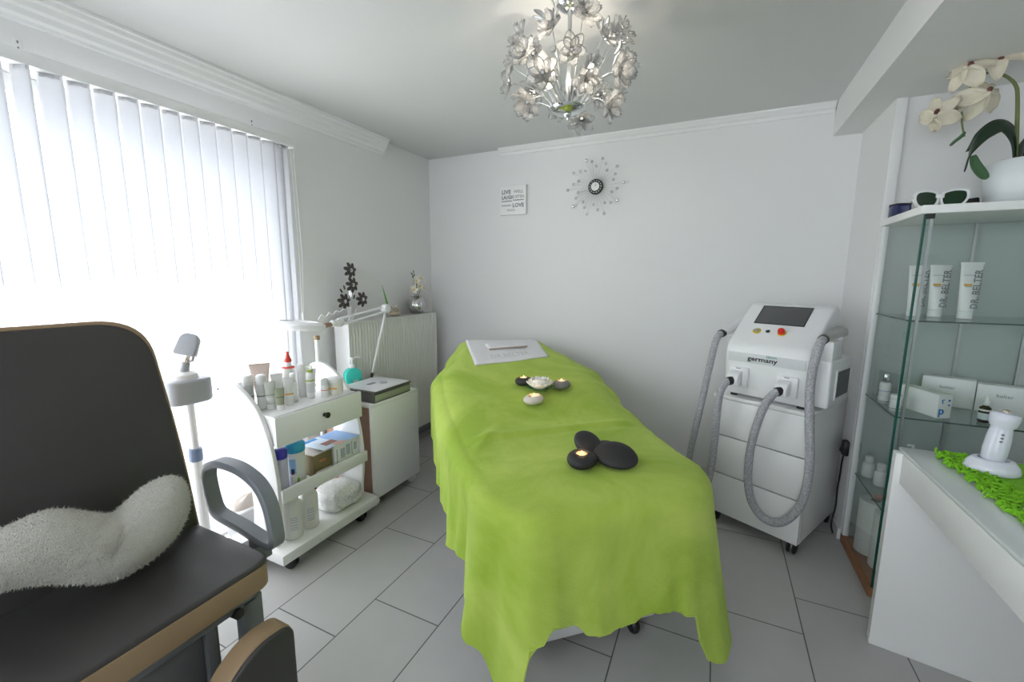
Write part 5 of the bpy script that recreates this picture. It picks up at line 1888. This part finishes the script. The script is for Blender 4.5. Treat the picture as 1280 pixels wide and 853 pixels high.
# power cable hooked on the pillar wall
pc_ = thing('power_cable', 'black cable with a plug hanging beside the glass cabinet', 'cable', (XR - 0.002, 2.52, 0.4))
m = MB()
m.tube(loft_path([(XR - 0.012, 2.505, 0.44), (XR - 0.012, 2.525, 0.38), (XR - 0.008, 2.55, 0.29), (XR - 0.007, 2.565, 0.215), (XR - 0.007, 2.56, 0.12), (XR - 0.018, 2.55, 0.03), (XR - 0.02, 2.50, 0.006)], 6), 0.004, 8)
m.build('cord', BLACK, pc_, world=True)
m = MB()
m.b2((XR - 0.026, 2.475, 0.425), (XR - 0.001, 2.515, 0.50), bev=0.006)
m.tube([(XR - 0.013, 2.518, 0.47), (XR - 0.013, 2.545, 0.43)], 0.011, 10)
m.build('plug', BLACK, pc_, world=True)

# ================================================================== GLASS DISPLAY CABINET
gx0, gx1, gy0, gy1 = 0.648, 1.145, 2.035, 2.446
GT = 1.515
gc = thing('display_cabinet', 'tall glass display cabinet with a white top and wooden base', 'cabinet', ((gx0 + gx1) / 2, (gy0 + gy1) / 2, 0))
m = MB().prism(rounded_poly([(gx0 - 0.006, gy0 + 0.0), (gx0 + 0.035, gy0 - 0.016), (gx1 + 0.005, gy0 - 0.016), (gx1 + 0.005, gy1), (gx0 - 0.012, gy1)], [0.01, 0.01, 0.004, 0.004, 0.004], 4), 0.0, 0.042, bev=0.004)
m.build('base', WOOD, gc, world=True)
MB().b2((gx0 - 0.010, gy0 - 0.012, GT - 0.003), (gx1 + 0.01, gy1 + 0.004, GT + 0.026), bev=0.002).build('top', WHITE2, gc, world=True)
for nm, a, b_ in (('glass_side', (gx0, gy0 + 0.012, 0.043), (gx0 + 0.005, gy1 - 0.02, GT - 0.004)), ('glass_side', (gx1 - 0.005, gy0 + 0.012, 0.043), (gx1, gy1 - 0.02, GT - 0.004)),
                  ('glass_door', (gx0 + 0.012, gy0, 0.043), (gx1 - 0.002, gy0 + 0.005, GT - 0.004))):
    MB().b2(a, b_).build(nm, CABGLASS, gc, world=True)
MB().b2((gx0 + 0.001, gy0 - 0.0005, 0.043), (gx0 + 0.0075, gy0 + 0.007, GT - 0.004)).build('glass_edge', GLASSEDGE, gc, world=True)
m = MB()
m.b2((gx0 + 0.022, gy0 + 0.008, 0.043), (gx0 + 0.030, gy0 + 0.016, GT - 0.004))
m.b2((gx1 - 0.012, gy1 - 0.02, 0.043), (gx1 - 0.002, gy1 - 0.008, GT - 0.004))
m.b2((0.940, gy1 - 0.018, 0.043), (0.949, gy1 - 0.008, GT - 0.004))
m.build('profile', ALU, gc, world=True)
MB().b2((gx0 - 0.010, gy1 - 0.024, 0.043), (gx0 + 0.014, gy1 - 0.004, GT - 0.004), bev=0.002).build('rear_profile', TRIM, gc, world=True)
MB().b2((gx0 + 0.014, gy1 - 0.010, 0.043), (gx1 - 0.002, gy1 - 0.004, GT - 0.004)).build('back_panel', mat('cabinet_back', (0.44, 0.49, 0.47), 0.25, bump=0.004), gc, world=True)
MB().b2((gx0 + 0.004, gy0 - 0.002, GT - 0.02), (gx0 + 0.03, gy0 + 0.012, GT - 0.003)).build('hinge', BLACK, gc, world=True)
MB().b2((gx0 + 0.006, gy0 + 0.0, 0.043), (gx0 + 0.03, gy0 + 0.014, 0.056)).build('hinge', BLACK, gc, world=True)
SHZ = (1.132, 0.760, 0.372)
for z in SHZ:
    sh_ = MB().b2((gx0 + 0.008, gy0 + 0.02, z - 0.006), (gx1 - 0.008, gy1 - 0.014, z)).build('glass_shelf', SHELFGLASS, gc, world=True)
    m = MB()
    m.b2((gx0 + 0.008, gy0 + 0.0185, z - 0.006), (gx1 - 0.008, gy0 + 0.0198, z))
    m.b2((gx0 + 0.0065, gy0 + 0.0185, z - 0.006), (gx0 + 0.0078, gy1 - 0.014, z))
    m.build('shelf_edge', SHELFEDGE, sh_, world=True)

# tubes on the upper glass shelf
TUBEG = 'lettered tubes on the top glass shelf'
for (x, y_, h, lb) in ((0.738, 2.285, 0.205, 'white sunscreen tube nearest the left edge of the glass cabinet'), (0.800, 2.275, 0.207, 'white sunscreen tube in the middle of the three on the glass shelf'),
                       (0.870, 2.225, 0.215, 'white sunscreen tube at the right end of the three on the glass shelf')):
    w = 0.074
    t = tube_thing('sunscreen_tube', lb, (x, y_, SHZ[0] + 0.0005), w, 0.042, h, CW, CW, 0.22, (), TUBEG, capr=0.022, caph=0.03)
    m = MB()
    tl_ = math.atan(0.020 / (h - 0.03))
    Mq = T(0, -0.0243, 0.032) @ RX(-tl_) @ RX(pi / 2)
    m.text('DR. BELTER', 0.034, Mq @ T(0.020, 0.006, 0.0) @ RZ(pi / 2 - 0.07) @ S(0.86, 1.0, 1), mi=0, bold=0.0004)
    m.box((-0.014, 0.098, 0.0008), (0.026, 0.008, 0.0006), Mq, mi=1)
    m.box((-0.012, 0.135, 0.0008), (0.036, 0.0014, 0.0006), Mq, mi=0)
    m.box((-0.012, 0.091, 0.0008), (0.022, 0.002, 0.0006), Mq, mi=0)
    if x > 0.87:
        m.box((-0.003, 0.055, 0.0008), (0.005, 0.007, 0.0006), Mq @ RZ(0.0), mi=1)
    m.build('lettering', [GREYINK, ORANGE], t)

# cartons on the second shelf
z3 = SHZ[1] + 0.0005
t = thing('treatment_carton', 'white carton with a blue letter print on the second glass shelf', 'box', (0.808, 2.10, z3), 0.42)
MB().b2((-0.026, 0.0, 0), (0.026, 0.175, 0.092), bev=0.002).build('body', CW, t)
m = MB()
Mq = T(0, -0.0005, 0) @ RX(pi / 2)
PB_ = mat('print_cobalt', (0.0, 0.16, 0.48), 0.5)
m.text('p', 0.044, Mq @ T(-0.022, 0.016), bold=0.0008)
m.text('r', 0.036, Mq @ T(-0.013, 0.056) @ RZ(0.25))
m.ball((0, 0, 0), (0.0045, 0.0045, 0.0004), Mq @ T(0.014, 0.070), nu=12, nv=6)
m.ball((0, 0, 0), (0.0038, 0.0038, 0.0004), Mq @ T(0.014, 0.052), nu=12, nv=6)
m.build('lettering', PB_, t)
for (x, y_, rz_, h, lb) in ((0.905, 2.355, -0.33, 0.118, 'white carton with small grey lettering at the back of the second shelf'), (1.055, 2.300, -0.36, 0.110, 'white carton with small grey lettering behind the dropper bottle')):
    t = thing('treatment_carton', lb, 'box', (x, y_, z3), rz_, 'white cartons on the second glass shelf')
    MB().b2((-0.078, -0.032, 0), (0.078, 0.03, h), bev=0.002).build('body', CW, t)
    m = MB().text('belter', 0.019, T(-0.025, -0.0325, h - 0.045) @ RX(pi / 2))
    m.build('lettering', GREYINK, t)
t = lathe_bottle('dropper_bottle', 'small dark dropper bottle with a pale label on the second glass shelf', (0.925, 2.115, z3), bottle_prof(0.017, 0.060, 0.009, 0.006, 0.012), cyl_prof(0.011, 0.064, 0.078, 0.002),
                 mat('dark_glass', (0.035, 0.02, 0.012), 0.15), CW, [(0.0172, 0.012, 0.036, mat('pale_label', (0.62, 0.68, 0.70), 0.5)), (0.0172, 0.044, 0.05, CW)])
MB().lathe([(0, 0.078), (0.006, 0.078), (0.007, 0.09), (0.004, 0.1), (0, 0.101)], I4, 12).build('dropper_bulb', CW, t)
lathe_bottle('lotion_bottle', 'small white bottle with a silver cap at the left of the second glass shelf', (0.678, 2.275, z3), [(0, 0), (0.018, 0), (0.0195, 0.003), (0.0195, 0.082), (0.015, 0.088), (0, 0.088)], cyl_prof(0.0105, 0.088, 0.128, 0.002),
             CW, CHROME, [(0.0197, 0.006, 0.0085, BLKINK), (0.0197, 0.05, 0.053, BLUET)], None, 'bottle')
lathe_bottle('cosmetic_pot', 'short white pot just behind the front edge of the second glass shelf', (0.680, 2.150, z3), cyl_prof(0.018, 0, 0.05, 0.003), cyl_prof(0.0188, 0.046, 0.065, 0.003), CW, CW, [(0.0182, 0.008, 0.0105, BLKINK)], None, 'pot')
# third shelf small bottles
z4 = SHZ[2] + 0.0005
LGp = 'small bottles on the lowest glass shelf'
for (x, y_, h, lb) in ((0.695, 2.40, 0.10, 'white bottle at the back left of the lowest glass shelf'), (0.715, 2.31, 0.10, 'white bottle second from the back on the lowest glass shelf'),
                       (0.735, 2.205, 0.11, 'white bottle nearest the glass edge on the lowest shelf'), (0.84, 2.30, 0.095, 'squat white bottle showing over the end of the desk')):
    lathe_bottle('white_bottle', lb, (x, y_, z4), bottle_prof(0.023, h * 0.66, 0.014, 0.004, 0.012), cyl_prof(0.017, h * 0.68, h, 0.003), CW, CW, [(0.0233, 0.008, 0.011, CWG), (0.0233, 0.018, 0.0195, CWG)], LGp)
t = lathe_bottle('white_bottle', 'white pump bottle whose nozzle shows above the desk end', (0.775, 2.21, z4), bottle_prof(0.024, 0.19, 0.012, 0.01, 0.015), [(0, 0.198), (0.012, 0.198), (0.012, 0.215), (0.005, 0.217), (0.004, 0.235), (0, 0.236)], CW, CW, None, LGp)
MB().tube([(0, 0, 0.234), (-0.02, -0.008, 0.235)], 0.004, 8).build('nozzle', CW, t)
t = lathe_bottle('orange_bottle', 'small orange bottle with a black foot on the lowest glass shelf', (0.690, 2.085, z4), [(0, 0), (0.014, 0), (0.0145, 0.002), (0.0145, 0.02), (0, 0.02)], cyl_prof(0.015, 0.02, 0.085, 0.004), BLACK, mat('orange_red', (0.75, 0.10, 0.015), 0.4), None)
t = thing('sachet', 'pinkish brown sachet lying at the front of the lowest glass shelf', 'sachet', (0.682, 2.16, z4), 0.4)
MB().ball((0, 0, 0.008), (0.03, 0.02, 0.0078), nu=16, nv=8).build('pouch', mat('sachet_blush', (0.48, 0.25, 0.19), 0.5, var=0.3, vscale=40), t)
# paper rolls on the base
ROLL = mat('paper_roll', (0.83, 0.82, 0.80), 0.95, bump=0.2, bscale=120)
RG = 'paper rolls in the bottom of the glass cabinet'
for i, (x, y_, lb) in enumerate(((0.715, 2.325, 'paper towel roll at the back left of the cabinet bottom'), (0.738, 2.208, 'paper towel roll second from the back in the cabinet bottom'), (0.770, 2.098, 'paper towel roll nearest the desk in the cabinet bottom'))):
    t = thing('paper_roll', lb, 'paper roll', (x, y_, 0.0425), 0, RG)
    MB().lathe([(0.018, 0.0), (0.054, 0.0), (0.056, 0.003), (0.056, 0.247), (0.054, 0.25), (0.018, 0.25), (0.018, 0.0)], I4, 32).build('paper', ROLL, t)
    MB().lathe([(0.0165, 0.0), (0.0178, 0.0), (0.0178, 0.2495), (0.0165, 0.2495), (0.0165, 0.0)], I4, 20).build('core', KRAFT, t)

# on the cabinet top
zt = GT + 0.0265
gg = thing('goggles', 'dark blue safety goggles at the left end of the cabinet top', 'goggles', (0.676, 2.352, zt), 0.0)
NAVY = mat('navy_plastic', (0.012, 0.016, 0.085), 0.25, bump=0.01)
m = MB()


def visor(u, v):
    a = -1.15 + 2.3 * u
    r = 0.075
    return (-0.02 - r * cos(a) + 0.055, r * 1.15 * sin(a), 0.001 + 0.046 * v - 0.006 * (1 - cos(a)))


m.grid(lambda u, v: (lambda p: (p[0], p[1], max(0.0005, p[2])))(visor(u, v)), 24, 4)
m.build('visor', NAVY, gg, solid=0.006)
m = MB()
m.tube([visor(0.0, 0.92), visor(0.25, 0.98), visor(0.5, 1.0), visor(0.75, 0.98), visor(1.0, 0.92)], 0.004, 8)
m.build('frame', BLACK, gg)

wg = thing('safety_glasses', 'white framed safety glasses with green lenses on the cabinet top', 'glasses', (0.716, 2.135, zt), 0.05)
m = MB()
LENSG = mat('green_lens', (0.006, 0.030, 0.010), 0.12, bump=0.0)
for s in (-1, 1):
    lens = rounded_poly([(-0.032, -0.006), (-0.024, -0.025), (0.020, -0.026), (0.034, -0.004), (0.032, 0.021), (0.0, 0.026), (-0.029, 0.017)], 0.015, 5)
    inner = [(p[0] * s, p[1]) for p in lens]
    if s < 0:
        inner = inner[::-1]
    k = len(inner)
    Mg = T(s * 0.0385, -abs(0.004), 0.0345) @ RZ(-s * 0.12) @ RX(pi / 2)
    outer = [(p[0] * 1.20, p[1] * 1.26) for p in inner]
    vsr, fsr = [], []
    for zz in (-0.004, 0.005):
        vsr += [(p[0], p[1], zz) for p in outer] + [(p[0], p[1], zz) for p in inner]
    for i in range(k):
        j = (i + 1) % k
        fsr += [[i, j, k + j, k + i], [2 * k + i, 3 * k + i, 3 * k + j, 2 * k + j], [i, 2 * k + i, 2 * k + j, j], [k + i, k + j, 3 * k + j, 3 * k + i]]
    m.add(vsr, fsr, Mg)
    MB().prism(inner, -0.001, 0.001, Mg).build('lens', LENSG, wg)
m.b2((-0.012, -0.006, 0.036), (0.012, 0.002, 0.049), bev=0.002)
m.build('frame', PLASTIC, wg, ang=50)
for s in (-1, 1):
    m = MB()
    m.tube(loft_path([(s * 0.071, 0.004, 0.036), (s * 0.073, 0.018 + 0.004 * s, 0.035), (s * 0.05, 0.024 + 0.006 * s, 0.030), (-s * 0.02, 0.026 + 0.006 * s, 0.012), (-s * 0.045, 0.026 + 0.006 * s, 0.006)], 5), 0.0042, 8, flat=1.0)
    m.build('temple', PLASTIC, wg)

eg = thing('eye_shield', 'black eye shield lying beside the plant pot on the cabinet top', 'eye shield', (0.822, 2.225, zt), 0.2)
m = MB()
m.prism(rounded_poly([(-0.055, 0), (0.040, 0), (0.034, 0.044), (-0.022, 0.036)], [0.004, 0.006, 0.006, 0.015], 4), -0.012, 0.012, RX(pi / 2), bev=0.003)
m.build('shield', mat('smoky_black', (0.012, 0.010, 0.012), 0.2, bump=0.01), eg)
m = MB()
m.tube(loft_path([(-0.055, -0.004, 0.004), (-0.09, -0.01, 0.004), (-0.12, 0.0, 0.004)], 4), 0.003, 6)
m.build('strap', BLACK, eg)

# orchid in a white pot
op = thing('orchid_pot', 'white orchid in a round white pot on the cabinet top', 'potted orchid', (0.945, 2.20, zt))
POT = mat('pot_glaze', (0.74, 0.78, 0.79), 0.3, bump=0.02)
MB().lathe([(0, 0), (0.062, 0.0), (0.076, 0.008), (0.086, 0.05), (0.090, 0.10), (0.086, 0.152), (0.080, 0.158), (0.077, 0.154), (0.080, 0.1), (0.06, 0.02), (0, 0.015)], I4, 48).build('pot', POT, op, ang=60)
MB().ball((0, 0, 0.13), (0.076, 0.076, 0.022), nu=24, nv=12).build('soil', mat('bark_soil', (0.03, 0.022, 0.016), 0.95, bump=1.0, bscale=60), op)
OX, OZ = 0.945, zt
STEMM = mat('orchid_stem', (0.16, 0.19, 0.06), 0.5, bump=0.05, var=0.2, vscale=30)
ORL = mat('orchid_leaf', (0.010, 0.030, 0.014), 0.3, bump=0.05)
OGL = mat('orchid_bud_leaf', (0.06, 0.15, 0.06), 0.45, bump=0.05)
main = [(0.93, 2.2, 1.68), (0.918, 2.2, 1.80), (0.905, 2.2, 1.915), (0.895, 2.2, 1.955), (0.872, 2.2, 1.985), (0.840, 2.195, 2.002), (0.808, 2.19, 2.005), (0.775, 2.18, 1.968), (0.756, 2.18, 1.916), (0.764, 2.185, 1.846), (0.778, 2.19, 1.798)]
m = MB()
mp = loft_path(main, 6)
m.tube(mp, [0.0062 - 0.0035 * i / (len(mp) - 1) for i in range(len(mp))], 10)
m.build('stem', STEMM, op, world=True)
OPET = mat('orchid_petal', (0.72, 0.66, 0.53), 0.65, bump=0.12, bscale=90, var=0.10, vscale=25)
OLIP = mat('orchid_lip', (0.12, 0.035, 0.03), 0.6, bump=0.1)
for (c, d, r, jx) in (((0.835, 2.185, 2.040), (-0.5, -1, 0.55), 0.078, 2), ((0.752, 2.165, 2.018), (-0.65, -0.9, 0.35), 0.066, 7), ((0.805, 2.165, 1.925), (0.2, -1, 0.05), 0.072, 8), ((0.686, 2.165, 1.880), (-0.7, -0.8, -0.35), 0.064, 8), ((0.738, 2.20, 1.905), (-0.6, 0.2, -0.2), 0.042, 8)):
    A = align(d, c, 0.35 * jx)
    m = MB()
    for k, (ang_, ln, wd) in enumerate(((90, 1.0, 0.34), (162, 0.95, 0.42), (18, 1.05, 0.42), (235, 0.92, 0.30), (305, 0.92, 0.30))):
        def pf(u, v, ln=ln, wd=wd):
            w = r * wd * sin(pi * (0.07 + 0.83 * v)) ** 0.8 + 0.001
            return (r * ln * v, (u - 0.5) * 2 * w, 0.30 * r * sin(v * 2.2 + 0.3 * jx) - 0.30 * r * v * v + 0.20 * r * (2 * u - 1) ** 2 * v + 0.03 * r * sin(9 * v + jx))
        m.grid(pf, 6, 8, A @ RZ(radians(ang_)))
    f = m.build('flower', OPET, op, world=True, solid=0.0014)
    m = MB()
    m.ball((0, -r * 0.16, 0.012), (r * 0.11, r * 0.17, 0.012), A @ RZ(0), nu=12, nv=8)
    m.build('lip', OLIP, f, world=True)
    m = MB()
    m.ball((0, 0.004, 0.014), (r * 0.12, r * 0.14, 0.016), A, nu=12, nv=8)
    m.build('column', OPET, f, world=True)
    near = min(mp[18:], key=lambda q_: (q_ - Vector(c)).length)
    m = MB().tube(loft_path([near, (near + Vector(c)) / 2 + Vector((0, 0, 0.006)), Vector(c)], 4), 0.0022, 8)
    m.build('flower_stalk', STEMM, op, world=True)


def strap_leaf(pts, w, thick, mt, nm='leaf', side=(0, 1, 0.25)):
    P = loft_path(pts, 8)
    S_ = Vector(side).normalized()
    n = len(P)

    def f(u, v):
        i = min(n - 1, int(round(v * (n - 1))))
        k = i / (n - 1)
        ww = w * sin(pi * (0.10 + 0.86 * k)) ** 0.7 + 0.0006
        d = (P[min(i + 1, n - 1)] - P[max(i - 1, 0)]).normalized()
        sd = (S_ - d * S_.dot(d)).normalized()
        nn = d.cross(sd)
        q = (u - 0.5) * 2
        return P[i] + sd * ww * q + nn * (-0.18 * ww * (1 - q * q))
    m = MB().grid(f, 6, n - 1)
    return m.build(nm, mt, op, world=True, solid=thick)


strap_leaf([(0.925, 2.195, 1.695), (0.905, 2.18, 1.77), (0.865, 2.165, 1.815), (0.82, 2.15, 1.79), (0.785, 2.14, 1.73), (0.772, 2.135, 1.665)], 0.024, 0.003, ORL, side=(0.3, 0.45, 0.8))
strap_leaf([(0.93, 2.20, 1.695), (0.915, 2.21, 1.80), (0.87, 2.205, 1.835), (0.82, 2.195, 1.80), (0.79, 2.19, 1.745)], 0.020, 0.003, ORL, side=(0.3, 0.5, 0.8))
strap_leaf([(0.94, 2.205, 1.695), (0.955, 2.20, 1.77), (0.99, 2.19, 1.83), (1.04, 2.18, 1.84)], 0.024, 0.003, ORL)
strap_leaf([(0.935, 2.20, 1.69), (0.945, 2.22, 1.75), (0.968, 2.23, 1.80)], 0.024, 0.003, ORL)
strap_leaf([(0.800, 2.165, 1.725), (0.812, 2.165, 1.69), (0.838, 2.17, 1.655), (0.852, 2.17, 1.643)], 0.017, 0.002, OGL, side=(0.8, 0.2, 0.6))
strap_leaf([(0.775, 2.19, 1.815), (0.765, 2.188, 1.80), (0.750, 2.185, 1.785), (0.738, 2.18, 1.77)], 0.012, 0.006, OGL, 'bud')
m = MB()
for k, a in enumerate((0.0, 0.9, 2.0, 3.2, 4.3)):
    m.tube(loft_path([(0.93, 2.2, 1.66), (0.93 + 0.02 * cos(a), 2.2 + 0.02 * sin(a), 1.70), (0.93 + 0.045 * cos(a), 2.2 + 0.04 * sin(a), 1.70)], 4), 0.006, 8)
m.build('leaf_base', ORL, op, world=True)

# ================================================================== DESK, RUNNER, DEVICE
dk = thing('vanity_desk', 'white glossy desk with a deep apron at the right edge', 'desk', (0.9, 1.3, 0))
DX0, DX1, DY0, DY1 = 0.590, 1.25, 0.30, 1.79
DT = 0.725
MB().b2((DX0, DY0, DT - 0.012), (DX1, DY1, DT), bev=0.004).build('top', mat('desk_glass_top', (0.68, 0.72, 0.71), 0.08, bump=0.0), dk, world=True)
m = MB()
m.b2((DX0 + 0.001, DY0, DT - 0.115), (DX0 + 0.022, DY1 - 0.03, DT - 0.0125), bev=0.004)
m.build('apron', WHITE, dk, world=True)
m = MB()
m.b2((DX0 + 0.022, DY0, DT - 0.03), (DX1 - 0.002, DY1 - 0.03, DT - 0.0125))
m.build('underframe', WHITE, dk, world=True)
m = MB()
m.prism([(0.578, 1.790), (0.574, 1.752), (1.20, 1.655), (1.24, 1.66), (1.24, 1.790)], 0.0, DT - 0.0125, bev=0.003)
m.build('end_panel', WHITE, dk, world=True)
m = MB()
m.b2((DX0 + 0.02, DY0 + 0.01, 0.0), (DX1, DY0 + 0.05, DT - 0.03), bev=0.003)
m.build('end_panel', WHITE, dk, world=True)

RUN = mat('lime_fringe', (0.20, 0.52, 0.012), 0.85, bump=0.5, bscale=120, var=0.15, vscale=40)
rn = thing('table_runner', 'lime green mat with a looped fringe on the white desk', 'mat', (0.9, 1.4, DT))
m = MB()
m.b2((0.722, 0.72, DT + 0.0005), (1.12, 1.765, DT + 0.004), bev=0.001)
m.build('cloth', RUN, rn, world=True)
m = MB()
q = random.Random(9)
for k in range(620):
    yy = 0.72 + 1.055 * q.random()
    xx = 0.718 + q.uniform(-0.050, 0.030)
    a = q.uniform(0, 2 * pi)
    h = q.uniform(0.004, 0.012)
    l = q.uniform(0.008, 0.014)
    c = Vector((xx, yy, DT + 0.0035))
    d = Vector((cos(a), sin(a), 0)) * l
    m.tube([c - d, c - d * 0.5 + Vector((0, 0, h)), c + d * 0.4 + Vector((0, 0, h * 0.9)), c + d], 0.0032, 5)
fr_ = m.build('fringe', RUN, rn, world=True, merge=False)
fr_['kind'] = 'stuff'

dv = thing('charging_dock', 'white round charging dock on the lime green mat', 'dock', (0.758, 1.655, DT + 0.006), 0.0)
m = MB().lathe([(0, 0), (0.052, 0), (0.054, 0.006), (0.050, 0.022), (0.040, 0.036), (0.030, 0.038), (0.027, 0.030), (0, 0.028)], S(1.12, 0.9, 1), 40)
m.build('base', mat('dock_lilac_white', (0.74, 0.75, 0.84), 0.15, bump=0.005), dv)
hd = thing('handheld_device', 'white handheld skin device with a metal tip standing in the dock', 'handheld device', (0.756, 1.655, DT + 0.0365), 0.0)
Mh = RY(0.13) @ RX(-0.1)
m = MB().lathe([(0, 0.0), (0.020, 0.0), (0.025, 0.006), (0.027, 0.035), (0.026, 0.07), (0.0235, 0.092), (0.022, 0.100), (0.029, 0.110), (0.0315, 0.125), (0.031, 0.138), (0.0285, 0.142), (0.0, 0.1425)], Mh @ S(1, 1, 1), 36)
m.build('body', MATS['dock_lilac_white'], hd, ang=60)
MB().lathe([(0.0115, 0.142), (0.020, 0.142), (0.020, 0.1455), (0.0115, 0.1455)], Mh, 28).build('ring', LTGREY, hd)
MB().lathe([(0, 0.142), (0.011, 0.142), (0.0115, 0.147), (0.009, 0.152), (0, 0.154)], Mh, 24).build('tip', mat('warm_metal', (0.62, 0.55, 0.45), 0.25, 1.0), hd)
m = MB()
for k in range(3):
    m.ball((-0.006, -0.0262, 0.062 + 0.010 * k), (0.004, 0.0018, 0.003), Mh, nu=10, nv=6)
m.build('button', GREYPL, hd)
